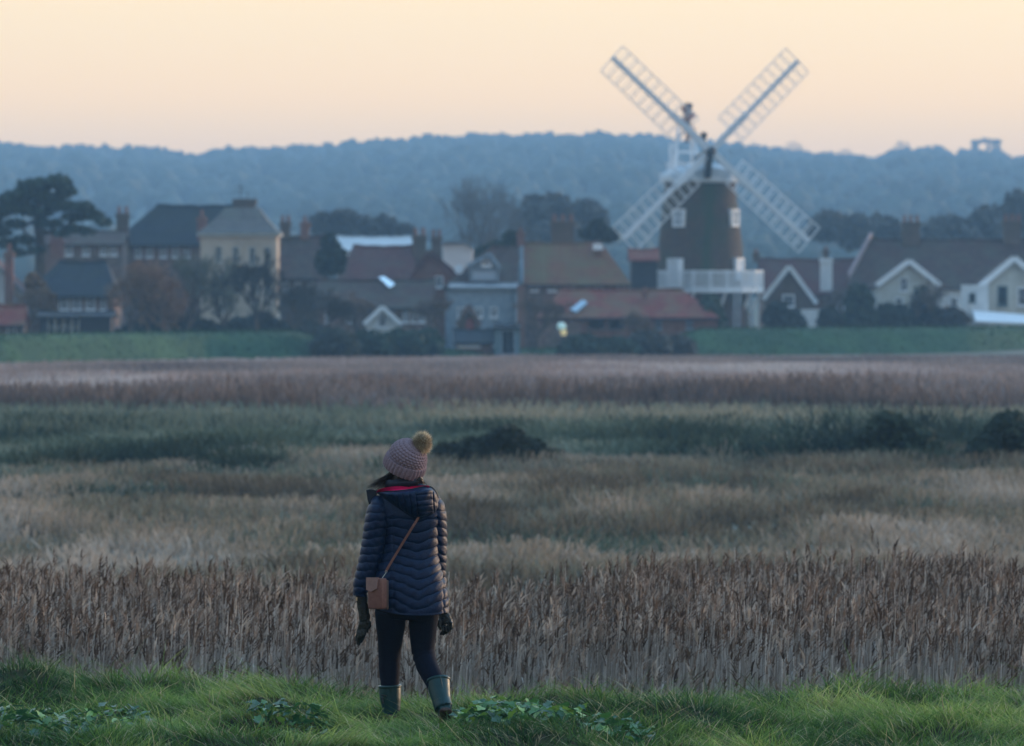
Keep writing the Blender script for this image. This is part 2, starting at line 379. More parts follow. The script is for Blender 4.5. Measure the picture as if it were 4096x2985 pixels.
def window(parent, X0, Y0, X1, Y1, D, frame=M_white, glass=M_glass, name='window', bars=(1, 1), rec=.10):
    """a framed window set in the face that stands at distance D"""
    a = P(X0, Y1, D); b = P(X1, Y0, D); d = D - .05
    f = min(.10, (b.x - a.x) * .13); m = MB()
    m.box(a.x, a.x + f, d, D + rec, a.z, b.z); m.box(b.x - f, b.x, d, D + rec, a.z, b.z)
    m.box(a.x + f, b.x - f, d, D + rec, a.z, a.z + f); m.box(a.x + f, b.x - f, d, D + rec, b.z - f, b.z)
    m.box(a.x - .06, b.x + .06, d - .08, d - .003, a.z - .08, a.z + .02)
    w_ = b.x - a.x - 2 * f; h_ = b.z - a.z - 2 * f
    for i in range(bars[0]): x = a.x + f + w_ * (i + 1) / (bars[0] + 1); m.box(x - .02, x + .02, d + .004, D + rec - .01, a.z + f, b.z - f)
    for i in range(bars[1]): z = a.z + f + h_ * (i + 1) / (bars[1] + 1); m.box(a.x + f, b.x - f, d + .008, D + rec - .014, z - .02, z + .02)
    o = m.build(name, frame, parent)
    MB().box(a.x + f, b.x - f, D + .0, D + .03, a.z + f, b.z - f).build('pane', glass, o)
    return o
def chimney(parent, X0, X1, Yt, Yb, D, pots=2, m=M_brick, dy=.9):
    a = P(X0, Yb, D); b = P(X1, Yt, D); w_ = b.x - a.x; ph = min(.55, (b.z - a.z) * .25); zt = b.z - ph if pots else b.z
    s = MB(); s.box(a.x + .08, b.x - .08, D - dy / 2, D + dy / 2, a.z, zt - .35)
    s.box(a.x, b.x, D - dy / 2 - .08, D + dy / 2 + .08, zt - .35, zt - .12); s.box(a.x + .06, b.x - .06, D - dy / 2 - .02, D + dy / 2 + .02, zt - .12, zt)
    c = s.build('chimney', m, parent)
    for i in range(pots):
        x = a.x + w_ * (i + .5) / pots
        MB().tube([(x, D, zt - .02), (x, D, zt + ph * .75), (x, D, zt + ph * .76), (x, D, zt + ph)], [.15, .12, .16, .15], 8).build('chimney_pot', M_pot, parent)
    return c
def house(name, label, cat, X0, X1, Yr, Ye, Yb, D, depth=7.0, roof=M_brown, wall=M_brick, hip=(0, 0), over=.25, verge=None, Yr2=None, group=None, gut=True):
    """ridge runs across the view; front wall at distance D"""
    a = P(X0, Yb, D); b = P(X1, Ye, D); dr = depth / 2
    zr = HZ - (Yr - 1175) / FPX * (D + dr); zr2 = zr if Yr2 is None else HZ - (Yr2 - 1175) / FPX * (D + dr)
    ze = b.z; base = min(a.z, -1.6)
    t = thing(name, ((a.x + b.x) / 2, D + dr, base), label, cat, group)
    ins = over * .8
    m = MB(); m.box(a.x + ins, b.x - ins, D, D + depth, base, ze - .02)
    if not hip[0]: m.add([(a.x + ins, D + .02, ze - .02), (a.x + ins, D + depth - .02, ze - .02), (a.x + ins, D + dr, zr - .3), (a.x + ins + .3, D + .02, ze - .02), (a.x + ins + .3, D + depth - .02, ze - .02), (a.x + ins + .3, D + dr, zr - .3)], [(0, 1, 2), (5, 4, 3), (0, 2, 5, 3), (1, 4, 5, 2)])
    if not hip[1]: m.add([(b.x - ins, D + .02, ze - .02), (b.x - ins, D + depth - .02, ze - .02), (b.x - ins, D + dr, zr2 - .3), (b.x - ins - .3, D + .02, ze - .02), (b.x - ins - .3, D + depth - .02, ze - .02), (b.x - ins - .3, D + dr, zr2 - .3)], [(2, 1, 0), (3, 4, 5), (3, 5, 2, 0), (2, 5, 4, 1)])
    m.build('wall', wall, t)
    o = .35; th = .16
    x0, x1 = a.x, b.x; r0, r1 = x0 + hip[0], x1 - hip[1]
    f0, f1 = D - o, D + depth + o; zo = ze - (zr - ze) * o / dr
    n = 10; S = MB(); rv = []
    sag = lambda k: -.10 * math.sin(math.pi * k / n) + .035 * math.sin(k * 2.1 + X0)
    for k in range(n + 1):
        u = k / n; xe = x0 + (x1 - x0) * u; xr = r0 + (r1 - r0) * u; zz = zr + (zr2 - zr) * u + sag(k)
        rv += [(xe, f0, zo), (xr, D + dr, zz), (xe, f1, zo), (xe, f0, zo - th), (xr, D + dr, zz - th * 1.4), (xe, f1, zo - th)]
    F = []
    for k in range(n):
        q = k * 6; p_ = q + 6
        F += [(q, p_, p_ + 1, q + 1), (q + 1, p_ + 1, p_ + 2, q + 2), (q + 3, q + 4, p_ + 4, p_ + 3), (q + 4, q + 5, p_ + 5, p_ + 4), (q + 3, p_ + 3, p_, q), (q + 2, p_ + 2, p_ + 5, q + 5)]
    for q, s_ in ((0, 1), (n * 6, -1)):
        F += [(q, q + 1, q + 4, q + 3)[::s_], (q + 1, q + 2, q + 5, q + 4)[::s_]]
        if (hip[0] and q == 0) or (hip[1] and q): F += [(q, q + 2, q + 1)[::-s_]]
    S.add(rv, F); rf = S.build('roof', roof, t)
    rc = MB(); rc.tube([(r0 - .02 + (r1 - r0) * k / n, D + dr, zr + (zr2 - zr) * k / n + sag(k) + .02) for k in range(n + 1)], .13, 6); rc.build('ridge_tile', roof, rf)
    if gut: MB().bar((x0, f0 - .06, zo - .06), (x1, f0 - .06, zo - .06), .12).build('gutter', M_iron, rf)
    if verge is not None:
        for s_, xx, zz, on in ((0, x0, zr, verge[0]), (1, x1, zr2, verge[1])):
            if on: MB().bar((xx, f0 - .05, zo + .05), (xx, D + dr, zz + .08), .45, .12, up=(1, 0, 0)).build('verge_board', verge[2], rf)
    t['_roof'] = 1
    return t, rf
def gable(name, label, cat, Xa, Ya, XL, YL, XR, YR, Yb, D, depth=6.0, roof=M_brown, wall=M_whitewall, board=M_white, bw=.35, group=None, parent=None, wall2=None, Ysplit=None):
    """gable end turned to the viewer: apex, left and right feet of the roof"""
    a = P(Xa, Ya, D); l = P(XL, YL, D); r = P(XR, YR, D); zb = min(P(0, Yb, D).z, -1.6) if parent is None else P(0, Yb, D).z
    t = parent or thing(name, (a.x, D + depth / 2, zb), label, cat, group)
    i = .3; k = .35
    def il(p, q, s_): return p.lerp(q, s_)
    wl = l.lerp(a, .10); wr = r.lerp(a, .10)
    MB().prism([(wl.x, zb), (wr.x, zb), (wr.x, wr.z - .18), (a.x, a.z - .3), (wl.x, wl.z - .18)], D, D + depth).build('wall', wall, t)
    rf = None
    for p, s_ in ((l, -1), (r, 1)):
        q = MB(); n_ = Vector((-(a.z - p.z), 0, a.x - p.x)).normalized() * .16
        if n_.z > 0: n_ = -n_
        o = .35
        V = [Vector((p.x, D - o, p.z)), Vector((a.x, D - o, a.z)), Vector((a.x, D + depth, a.z)), Vector((p.x, D + depth, p.z))]
        off = .0015 * s_
        V = [v + Vector((off, 0, 0)) for v in V]
        q.hexa([v + Vector((0, 0, -.2)) for v in V] + V)
        rr = q.build('roof', roof, t); rf = rf or rr
        MB().bar((p.x, D - o - .06, p.z - .05), (a.x + off * 3, D - o - .06 - (.01 if s_ > 0 else 0), a.z - .05), .08, bw, up=(0, 0, 1)).build('bargeboard', board, rr)
    return t, rf

# ================================================================== HOUSES, left to right
# white gabled cottage at the frame's left edge
t, rf = gable('cottage', 'white gabled cottage with tall brick chimney on its front at the left edge', 'house', -60, 1010, -260, 1200, 122, 1195, 1360, 452, 7, M_redbrown, M_whitewall, M_lead, .25)
chimney(t, 15, 58, 975, 1225, 451.2, 1, M_brick, .8)
window(t, 68, 1215, 96, 1262, 452)
t, rf = house('outbuilding', 'small lean-to with a red pantile roof below the white cottage', 'outbuilding', -20, 100, 1222, 1290, 1375, 440, 4, M_pan, M_flint)
window(t, 28, 1300, 62, 1345, 440); window(t, 72, 1300, 92, 1350, 440, name='door', bars=(0, 0), glass=M_darkboard)
# flint cottage row behind the pine
t, rf = house('cottage', 'grey walled cottage half hidden behind the pine tree', 'house', 150, 500, 925, 972, 1100, 505, 7, M_brown, M_flint, gut=False)
for x in (262, 330, 400, 440): window(t, x, 978, x + 28, 1022, 505, glass=M_paleglass)
chimney(rf, 198, 258, 930, 1037, 500, 2, M_brick)
# slate barn
t, rf = house('cottage', 'cottage with a deep blue slate roof in front of the manor', 'house', 95, 470, 1047, 1172, 1260, 455, 8, M_slate, M_flint, hip=(2.2, 1.0))
for x in (236, 287, 342): window(t, x, 1188, x + 40, 1240, 455, glass=M_paleglass, bars=(2, 1))
window(t, 400, 1190, 425, 1240, 455)
t, rf = house('shed', 'long low dark boarded shed with pale doors behind the left bank', 'shed', 145, 455, 1248, 1262, 1360, 436, 5, M_slate, M_darkboard, gut=False)
for x in (192, 224, 258, 290): window(t, x, 1270, x + 26, 1345, 436, frame=M_creamwall, glass=M_bluewall, name='door', bars=(0, 1))
# manor
t, rf = house('manor', 'long manor house with a dark slate roof and brown chimney breast', 'house', 440, 960, 822, 968, 1200, 520, 9, M_slate, M_flint, hip=(3.5, 0))
chimney(t, 462, 520, 826, 1070, 519, 2, M_brickdark, 1.0); chimney(rf, 786, 828, 840, 965, 519.4, 1, M_brick, .8)
for x in (540, 585, 640, 690, 735): window(t, x, 982, x + 26, 1030, 520, glass=M_paleglass)
# cream georgian house with a steep hip roof
D = 508
a = P(801, 945, D); b = P(1107, 1300, D); cxm = (a.x + b.x) / 2
t = thing('georgian_house', (cxm, D + 5, -1.6), 'tall cream rendered house with a grey bell-curved hip roof', 'house')
MB().box(a.x, b.x, D, D + 6, -1.6, a.z).build('wall', M_cream, t)
MB().box(a.x - .25, b.x + .25, D - .25, D + 6.25, a.z + .003, a.z + .22).build('cornice', M_creamwall, t)
prof = [(0, 945), (.16, 925), (.36, 892), (.52, 858), (.60, 842)]
S = MB(); V = []
for s_, Y_ in prof:
    hx = (b.x - a.x) / 2 + .35; hy = 3.35; z = HZ - (Y_ - 1175) / FPX * (D + 3) + .2
    fx = hx * (1 - s_ * 1.02); fy = hy * (1 - s_); cx = cxm + s_ * .35
    V += [(cx - fx, D + 3 - fy, z), (cx + fx, D + 3 - fy, z), (cx + fx, D + 3 + fy, z), (cx - fx, D + 3 + fy, z)]
F = [(4 * k + j, 4 * k + (j + 1) % 4, 4 * k + 4 + (j + 1) % 4, 4 * k + 4 + j) for k in range(len(prof) - 1) for j in range(4)] + [(16, 17, 18, 19), (3, 2, 1, 0)]
rf = S.add(V, F).build('roof', M_slategrey, t)
chimney(rf, 930, 1028, 796, 880, D + 3, 0, M_brickdark, 1.6)
MB().bar(P(962, 800, D + 3), P(962, 735, D + 3), .06).bar(P(940, 745, D + 3), P(975, 752, D + 3), .05).bar(P(944, 762, D + 3), P(972, 766, D + 3), .05).build('aerial', M_iron, rf)
MB().bar(P(991, 800, D + 3), P(991, 770, D + 3), .06).build('aerial', M_iron, rf)
for (x, y, h_) in ((862, 986, 62), (930, 986, 62), (996, 988, 72), (1058, 988, 72), (868, 1098, 72), (930, 1098, 72), (1008, 1098, 74), (1060, 1098, 74), (868, 1212, 40), (1008, 1212, 40)):
    window(t, x, y, x + 26, y + h_, D, frame=M_creamwall, bars=(1, 2))
# dark house with two chimneys
t, rf = house('cottage', 'dark roofed house with two tall red chimneys beside the cream house', 'house', 1112, 1300, 945, 1100, 1300, 516, 8, M_brown, M_brickdark)
chimney(rf, 1118, 1166, 862, 960, 520, 2, M_brickdark); chimney(rf, 1198, 1240, 864, 960, 520, 1, M_brick)
for x in (1130, 1180, 1235): window(t, x, 1130, x + 24, 1180, 516)
# pale distant roof
t, rf = house('barn', 'long pale roofed barn seen over the brown roofs', 'barn', 1340, 1660, 948, 1000, 1090, 640, 12, mat('pale_sheet_roof', (.42, .45, .47), (.50, .52, .53), .5, .6), M_whitewall, gut=False)
t, rf = house('cottage', 'house with a dark red-brown roof left of the twin chimneys', 'house', 1345, 1660, 984, 1105, 1230, 500, 8, M_redbrown, M_brickdark, hip=(1.2, 0))
chimney(rf, 1646, 1708, 912, 1150, 503, 2, M_brickdark, 1.1); chimney(rf, 1722, 1770, 918, 1050, 506, 2, M_brickdark, 1.0)
for x in (1400, 1455, 1510, 1560): window(t, x, 1116, x + 22, 1150, 500)
t, rf = gable('cottage', 'brick gabled cottage beneath the twin chimneys', 'house', 1716, 1000, 1605, 1165, 1838, 1100, 1240, 492, 7, M_pan, M_brick, M_redbrown, .2)
window(t, 1668, 1118, 1700, 1158, 492); window(t, 1740, 1105, 1772, 1150, 492)
o = MB().tube([P(1836, 1078, 490.6), P(1836, 1078, 490.45)], [.28, .36], 16).build('satellite_dish', M_white, t); o['label'] = 'round white satellite dish'
t, rf = gable('house', 'pale pink-white gable end catching the last light behind the brick cottage', 'house', 1862, 962, 1762, 968, 1892, 985, 1120, 540, 6, M_lead, mat('pinkish_render', (.70, .62, .60), (.76, .68, .66), 1.5, .85), M_lead, .15)
# long low roof with skylight
t, rf = house('cottage', 'long low brown roofed range with one bright skylight', 'house', 1262, 1740, 1120, 1222, 1330, 478, 8, M_brown, M_flint)
def on_roof(X, Y, D, depth, Yr, Ye): # point on the front slope seen at column X, row Y
    zr = HZ - (Yr - 1175) / FPX * (D + depth / 2); ze = HZ - (Ye - 1175) / FPX * D
    lo, hi = 0.0, 1.0
    for _ in range(40):
        m_ = (lo + hi) / 2; d = D + depth / 2 * m_; z = ze + (zr - ze) * m_
        if 1175 + (HZ - z) * FPX / d > Y: lo = m_
        else: hi = m_
    d = D + depth / 2 * lo; return Vector(((X - 2048) / FPX * d, d, ze + (zr - ze) * lo))
def skylight(parent, pts, prm, m=M_skylight, name='skylight'):
    c = [on_roof(x, y, *prm) for x, y in pts]; n_ = (c[1] - c[0]).cross(c[3] - c[0]).normalized()
    if n_.z < 0: n_ = -n_; c = c[::-1]
    return MB().hexa([v + n_ * .16 for v in c] + [v + n_ * .28 for v in c]).build(name, m, parent)
skylight(rf, [(1514, 1122), (1538, 1114), (1580, 1150), (1558, 1164)], (478, 8, 1120, 1222))
for x in (1610, 1645, 1676): window(t, x, 1232, x + 24, 1290, 478, glass=M_paleglass)
window(t, 1300, 1240, 1326, 1290, 478); window(t, 1385, 1240, 1410, 1290, 478)
t, rf = gable('porch', 'small blue-white gabled porch below the long brown roof', 'porch', 1530, 1226, 1456, 1294, 1604, 1294, 1330, 470, 3, M_bluewall, M_whitewall, M_white, .3)
window(t, 1512, 1262, 1548, 1310, 470, glass=M_paleglass)
# dark house with dormer and the blue range
t, rf = house('cottage', 'dark roofed cottage with a big white framed triangular dormer', 'house', 1770, 2075, 985, 1136, 1240, 490, 8, M_brown, M_bluewall, hip=(3.6, 0))
g2, grf = gable('dormer', None, None, 1960, 1014, 1868, 1062, 2000, 1070, 1128, 488.6, 2.5, M_lead, M_bluewall, M_bluewall, .28, parent=t)
window(t, 1926, 1040, 1966, 1064, 488.5, bars=(1, 0)); window(t, 1888, 1080, 1985, 1120, 488.5, bars=(3, 0), glass=M_paleglass, frame=M_bluewall)
t, rf = house('workshop', 'long blue-grey boarded wall with a shallow roof left of the red barn', 'workshop', 1795, 2072, 1136, 1146, 1300, 480, 4, M_lead, M_bluewall, gut=False)
MB().box(P(2068, 1300, 480).x, P(2100, 1300, 480).x, 479, 481, -1.6, P(0, 1142, 480).z).build('pier', M_brick, t)
for x in (1830, 1900, 1960): window(t, x, 1230, x + 30, 1270, 480)
t, rf = gable('outhouse', 'little flint gable with an arched red door', 'outhouse', 1876, 1218, 1826, 1300, 1922, 1300, 1350, 472, 3, M_brown, M_flint, M_flint, .3)
a = P(1862, 1345, 472); b = P(1896, 1272, 472)
MB().prism([(a.x, a.z), (b.x, a.z), (b.x, b.z - .35), ((a.x + b.x) / 2 + .18, b.z - .08), ((a.x + b.x) / 2, b.z), ((a.x + b.x) / 2 - .18, b.z - .08), (a.x, b.z - .35)], 471.94, 472.06).build('door', M_doorred, t)
t, rf = house('shed', 'low dark shed with a white strip window at the marsh edge', 'shed', 1812, 1980, 1318, 1362, 1425, 463, 4, M_slate, M_brick, gut=False)
window(t, 1832, 1370, 1920, 1388, 463, bars=(4, 0), glass=M_whitewall)
t, rf = house('boathouse', 'flat topped teal boarded hut with a tall dark doorway', 'hut', 1975, 2085, 1298, 1306, 1430, 462, 3.5, M_slate, M_greenboard, gut=False, over=.1)
window(t, 2004, 1318, 2060, 1420, 462, frame=M_bluewall, glass=M_darkboard, name='door', bars=(1, 0))
# main red pantile barn
t, rf = house('barn', 'big barn with a mossy red pantile roof and white left verge', 'barn', 2090, 2526, 972, 1126, 1330, 496, 9, M_panmoss, M_flint, hip=(0, 2.2), verge=(1, 0, M_bluewall))
# the white verge also on the near slope's left end
chimney(rf, 2200, 2300, 858, 980, 503, 3, M_brickdark, 1.4); chimney(rf, 2064, 2102, 910, 985, 500, 1, M_brick, .7)
for x in (2120, 2190, 2262, 2350, 2378, 2470): window(t, x, 1136, x + 34, 1166, 496, glass=M_paleglass, bars=(2, 0))
o = MB().box(P(2372, 0, 499).x, P(2410, 0, 499).x, 498.6, 499.6, P(0, 1000, 499).z, P(0, 975, 499).z).build('roof_vent', M_white, rf)
t, rf = house('barn', 'tall tarred barn end with red roof squeezed between the pantile barn and the tower', 'barn', 2515, 2640, 998, 1034, 1250, 512, 7, M_pan, M_darkboard, gut=False)
# low red range in front of the mill
t, rf = house('barn', 'long low red pantile range in front of the windmill', 'barn', 2146, 2880, 1158, 1262, 1360, 482, 8, M_pan, M_brick, hip=(1.8, 2.6))
skylight(rf, [(2280, 1250), (2330, 1212), (2350, 1222), (2304, 1262)], (482, 8, 1158, 1262), M_paleglass)
chimney(rf, 2565, 2592, 1150, 1195, 484, 1, M_brick, .6)
for x in (2350, 2430): window(t, x, 1275, x + 70, 1320, 482, frame=M_flint, glass=M_greenboard, bars=(0, 0), name='door')
for x in (2545, 2620, 2745): window(t, x, 1282, x + 26, 1318, 482, frame=M_bluewall)
MB().box(P(2146, 0, 479).x, P(2320, 0, 479).x, 478.2, 480.5, -1.6, P(0, 1295, 479).z).build('garden_wall', M_flint, t)
t = thing('lamp', P(2250, 1352, 474), 'lit outdoor lamp glowing beside the low red range', 'lamp')
MB().bar(P(2250, 1430, 474), P(2250, 1343, 474), .08).build('post', M_iron, t)
def emis(name, c, s_):
    m = bpy.data.materials.new(name); m.use_nodes = True; b = m.node_tree.nodes['Principled BSDF']
    b.inputs['Base Color'].default_value = (*c, 1); b.inputs['Emission Color'].default_value = (*c, 1); b.inputs['Emission Strength'].default_value = s_; return m
MB().tube([P(2246, 1318, 474), P(2246, 1304, 474), P(2246, 1290, 474)], [.25, .32, .18], 10).build('shade', emis('cool_lamp_glow', (.55, .80, .78), .3), t)
MB().tube([P(2254, 1342, 474), P(2254, 1320, 474)], [.18, .24], 10).build('bulb', emis('warm_lamp_glow', (.95, .75, .35), .35), t)
# right of the mill
t, rf = house('cottage', 'low brown roofed cottage range behind the gallery with a white rendered chimney', 'house', 3040, 3440, 1036, 1165, 1310, 548, 8, M_redbrown, M_flint, gut=False)
chimney(t, 3278, 3332, 1034, 1164, 546, 0, M_whitewall, 1.0); chimney(rf, 3290, 3318, 985, 1040, 551, 1, M_brickdark, .6); chimney(rf, 3008, 3040, 996, 1050, 551, 1, M_brickdark, .6)
for x in (3350, 3395): window(t, x, 1180, x + 30, 1225, 548)
t, rf = gable('cottage', 'gabled cottage with pale bargeboards right of the windmill', 'house', 3156, 1064, 3052, 1196, 3266, 1212, 1320, 536, 7, M_brown, M_brickdark, M_whitewall, .35)
window(t, 3130, 1178, 3178, 1228, 536); MB().box(P(3205, 0, 534).x, P(3295, 0, 534).x, 533, 535.5, -1.6, P(0, 1238, 534).z).build('porch', M_whitewall, t)
t, rf = house('house', 'large brown tiled house with pale left verge and two stout chimneys', 'house', 3395, 4180, 958, 1140, 1320, 545, 10, M_brown, M_whitewall, hip=(2.0, 0), verge=(0, 0, M_white), gut=False)
a = P(3484, 946, 550); b = P(3392, 1112, 545); MB().bar((b.x, 544.4, b.z + .1), (a.x, 550, a.z + .15), .5, .2, up=(1, 0, 0)).build('verge_board', mat('pinkish_verge', (.32, .24, .24), rough=.8), rf)
chimney(rf, 3604, 3682, 862, 985, 550, 3, M_brickdark, 1.5); chimney(rf, 4010, 4086, 858, 980, 550, 3, M_brickdark, 1.5)
for x in (3335, 3440, 3790): window(t, x + 10, 1190, x + 42, 1240, 545)
t, rf = gable('cottage', 'gabled wing with white bargeboards in front of the large brown house', 'house', 3636, 1042, 3505, 1140, 3760, 1140, 1320, 532, 9, M_brown, M_creamwall, M_white, .4)
window(t, 3600, 1110, 3632, 1165, 532); window(t, 3660, 1180, 3694, 1235, 532); window(t, 3580, 1190, 3612, 1235, 532)
t, rf = gable('house', 'cream white house with steep white gable at the right edge', 'house', 4056, 1030, 3918, 1145, 4190, 1142, 1320, 520, 9, M_brown, M_creamwall, M_white, .45)
window(t, 3990, 1144, 4030, 1224, 520, frame=M_greenboard); window(t, 4070, 1150, 4110, 1224, 520)
MB().box(P(3858, 0, 519).x, P(3948, 0, 519).x, 517.5, 523, -1.6, P(0, 1140, 519).z).build('side_wing', M_whitewall, t)
window(t, 3876, 1172, 3902, 1210, 517.5, frame=M_greenboard, bars=(0, 0))
a = P(3895, 1252, 516); b = P(4150, 1300, 514)
MB().hexa([(P(3895, 0, 516).x, 514, P(0, 1290, 514).z), (P(4150, 0, 516).x, 514, P(0, 1300, 514).z), (P(4150, 0, 516).x, 517.4, P(0, 1270, 517).z), (P(3895, 0, 516).x, 517.4, P(0, 1248, 517).z),
           (P(3895, 0, 516).x, 514, P(0, 1288, 514).z + .1), (P(4150, 0, 516).x, 514, P(0, 1298, 514).z + .1), (P(4150, 0, 516).x, 517.4, P(0, 1268, 517).z + .1), (P(3895, 0, 516).x, 517.4, P(0, 1246, 517).z + .1)]).build('lean_to_roof', M_white, t)
MB().box(P(3900, 0, 516).x, P(4145, 0, 516).x, 514.3, 517.2, -1.6, P(0, 1302, 514).z).build('lean_to_wall', M_creamwall, t)
# ================================================================== WINDMILL
MD = 520.0                                   # 50 px of the 4096 frame to the metre here
mc = Vector(((2806 - 2048) / FPX * MD, MD + 3.6, -1.6))
mill = thing('windmill', mc, 'tall tapering brick tower windmill with white cap, gallery and four lattice sails', 'windmill')
M_tower = coursed('tower_brick', (.065, .045, .030), (.115, .070, .048), (.8, .8, .75), .23, .08, stain=(.04, .055, .03))
def streak(m):
    t = m.node_tree; N = t.nodes; b = N['Principled BSDF']; src = b.inputs['Base Color'].links[0].from_socket; co = [n for n in N if n.type == 'TEX_COORD'][0]
    nz = N.new('ShaderNodeTexNoise'); nz.inputs['Scale'].default_value = .7; mp = N.new('ShaderNodeMapping'); mp.inputs['Scale'].default_value = (1, 1, .35); t.links.new(co.outputs['Object'], mp.inputs[0]); t.links.new(mp.outputs[0], nz.inputs['Vector'])
    sp = N.new('ShaderNodeSeparateXYZ'); t.links.new(co.outputs['Object'], sp.inputs[0]); a = N.new('ShaderNodeMath'); a.operation = 'MULTIPLY_ADD'; a.inputs[1].default_value = 1.6; t.links.new(nz.outputs[0], a.inputs[0]); t.links.new(sp.outputs['X'], a.inputs[2])
    s_ = N.new('ShaderNodeMath'); s_.operation = 'SUBTRACT'; s_.inputs[1].default_value = 1.35; t.links.new(a.outputs[0], s_.inputs[0]); q = N.new('ShaderNodeMath'); q.operation = 'ABSOLUTE'; t.links.new(s_.outputs[0], q.inputs[0])
    r = N.new('ShaderNodeMapRange'); r.inputs[1].default_value = .75; r.inputs[2].default_value = .15; r.inputs[3].default_value = 0; r.inputs[4].default_value = .8; t.links.new(q.outputs[0], r.inputs[0])
    mm = N.new('ShaderNodeMix'); mm.data_type = 'RGBA'; mm.inputs[7].default_value = (.028, .058, .024, 1); t.links.new(r.outputs[0], mm.inputs[0]); t.links.new(src, mm.inputs[6]); t.links.new(mm.outputs[2], b.inputs['Base Color'])
streak(M_tower)
def zY(Y, D=MD): return HZ - (Y - 1175) / FPX * D
prof = [(-1.6, 4.15), (zY(1160), 3.72), (zY(1085), 3.58), (zY(950), 3.30), (zY(830), 3.05), (zY(735), 2.84), (zY(716), 2.84)]
S = MB(); n = 48; V = []
for z, r in prof: V += [(mc.x + r * math.cos(2 * math.pi * k / n), mc.y + r * math.sin(2 * math.pi * k / n), z) for k in range(n)]
F = [(i * n + k, i * n + (k + 1) % n, (i + 1) * n + (k + 1) % n, (i + 1) * n + k) for i in range(len(prof) - 1) for k in range(n)] + [tuple(range((len(prof) - 1) * n, len(prof) * n))]
tower = S.add(V, F).build('tower', M_tower, mill)
def on_tower(X, Y, out=0.0):
    z = zY(Y); r = np.interp(z, [p[0] for p in prof], [p[1] for p in prof]) + out
    x = (X - 2048) / FPX * MD; s_ = max(-.98, min(.98, (x - mc.x) / r)); a = math.asin(s_)
    return Vector((mc.x + r * s_, mc.y - r * math.cos(a), z)), Vector((s_, -math.cos(a), 0))
def tower_window(X0, Y0, X1, Y1, name='window', frame=M_white, glass=M_glass, wd=1.0, depth=.12, bars=1):
    c, nrm = on_tower((X0 + X1) / 2, (Y0 + Y1) / 2, -.10); h = (Y1 - Y0) / 50 / 2; tg = Vector((-nrm.y, nrm.x, 0)); hw = wd / 2; up = Vector((0, 0, 1))
    m = MB()
    def b(u0, u1, w0, w1, d0, d1):
        m.hexa([c + tg * u0 + nrm * d0 + up * w0, c + tg * u1 + nrm * d0 + up * w0, c + tg * u1 + nrm * d1 + up * w0, c + tg * u0 + nrm * d1 + up * w0,
                c + tg * u0 + nrm * d0 + up * w1, c + tg * u1 + nrm * d0 + up * w1, c + tg * u1 + nrm * d1 + up * w1, c + tg * u0 + nrm * d1 + up * w1])
    f = .17; d = depth + .25
    b(-hw, -hw + f, -h, h, 0, d); b(hw - f, hw, -h, h, 0, d); b(-hw + f, hw - f, -h, -h + f, 0, d); b(-hw + f, hw - f, h - f, h, 0, d)
    if bars: b(-.04, .04, -h + f, h - f, 0, d - .05); b(-hw + f, hw - f, -.04, .04, 0, d - .06)
    o = m.build(name, frame, mill); m = MB(); b(-hw + f, hw - f, -h + f, h - f, 0, d - .12); m2 = m.build('pane', glass, o); return o
M_softglass = mat('mill_glass', (.22, .30, .36), rough=.15, spec=.8)
tower_window(2697, 836, 2748, 908, wd=1.05, glass=M_softglass); tower_window(2912, 836, 2952, 906, wd=1.05, glass=M_softglass)
tower_window(2684, 1034, 2738, 1150, name='door', wd=1.1, glass=M_white, bars=0, depth=.5); tower_window(2930, 1032, 2972, 1120, name='door', wd=1.05, glass=M_white, bars=0)
tower_window(2790, 930, 2826, 985, wd=.8, frame=M_tower, glass=M_tower, bars=0, depth=-.1)
# gallery: decked ring with a white balustrade, on raking struts
gz = zY(1160); gc = Vector((mc.x + .68, mc.y, gz)); gr = 4.42; K = 20
deck = MB(); V = []
for r, z in ((3.3, gz - .12), (gr, gz - .12), (gr, gz + .03), (3.3, gz + .03)): V += [(gc.x + r * math.cos(2 * math.pi * k / 40), gc.y + r * math.sin(2 * math.pi * k / 40), z) for k in range(40)]
deck.add(V, [(i * 40 + k, ((i + 1) % 4) * 40 + k, ((i + 1) % 4) * 40 + (k + 1) % 40, i * 40 + (k + 1) % 40) for i in range(4) for k in range(40)]); deck = deck.build('gallery_deck', M_white, mill)
def gp(k, r, z): a = 2 * math.pi * k / K; return Vector((gc.x + r * math.cos(a), gc.y + r * math.sin(a), z))
for k in range(K):
    MB().bar(gp(k, gr - .08, gz + 1.48), gp(k + 1, gr - .08, gz + 1.48), .13).build('handrail', M_white, mill)
    MB().bar(gp(k, gr - .08, gz + .22), gp(k + 1, gr - .08, gz + .22), .10).build('bottom_rail', M_white, mill)
    MB().bar(gp(k, gr - .04, gz - .05), gp(k + 1, gr - .04, gz - .05), .10, .34).build('fascia_board', M_white, mill)
proto = None
for k in range(K):
    for j in range(6):
        a_ = gp(k, gr - .08, gz); b_ = gp(k + 1, gr - .08, gz); p_ = a_.lerp(b_, j / 6); wd = .18 if j == 0 else .11
        MB().bar(p_ + Vector((0, 0, .03 if j == 0 else .22)), p_ + Vector((0, 0, 1.58 if j == 0 else 1.45)), wd).build('rail_post' if j == 0 else 'baluster', M_white, mill)
for k in range(K):
    if k % 2: continue
    a_ = 2 * math.pi * k / K; MB().bar((gc.x + (gr - .3) * math.cos(a_), gc.y + (gr - .3) * math.sin(a_), gz - .16), (mc.x + 3.9 * math.cos(a_), mc.y + 3.9 * math.sin(a_), gz - 2.3), .18).build('strut', M_white, mill)
M_post = mat('weathered_post', (.25, .26, .27), (.40, .42, .44), 2, .8)
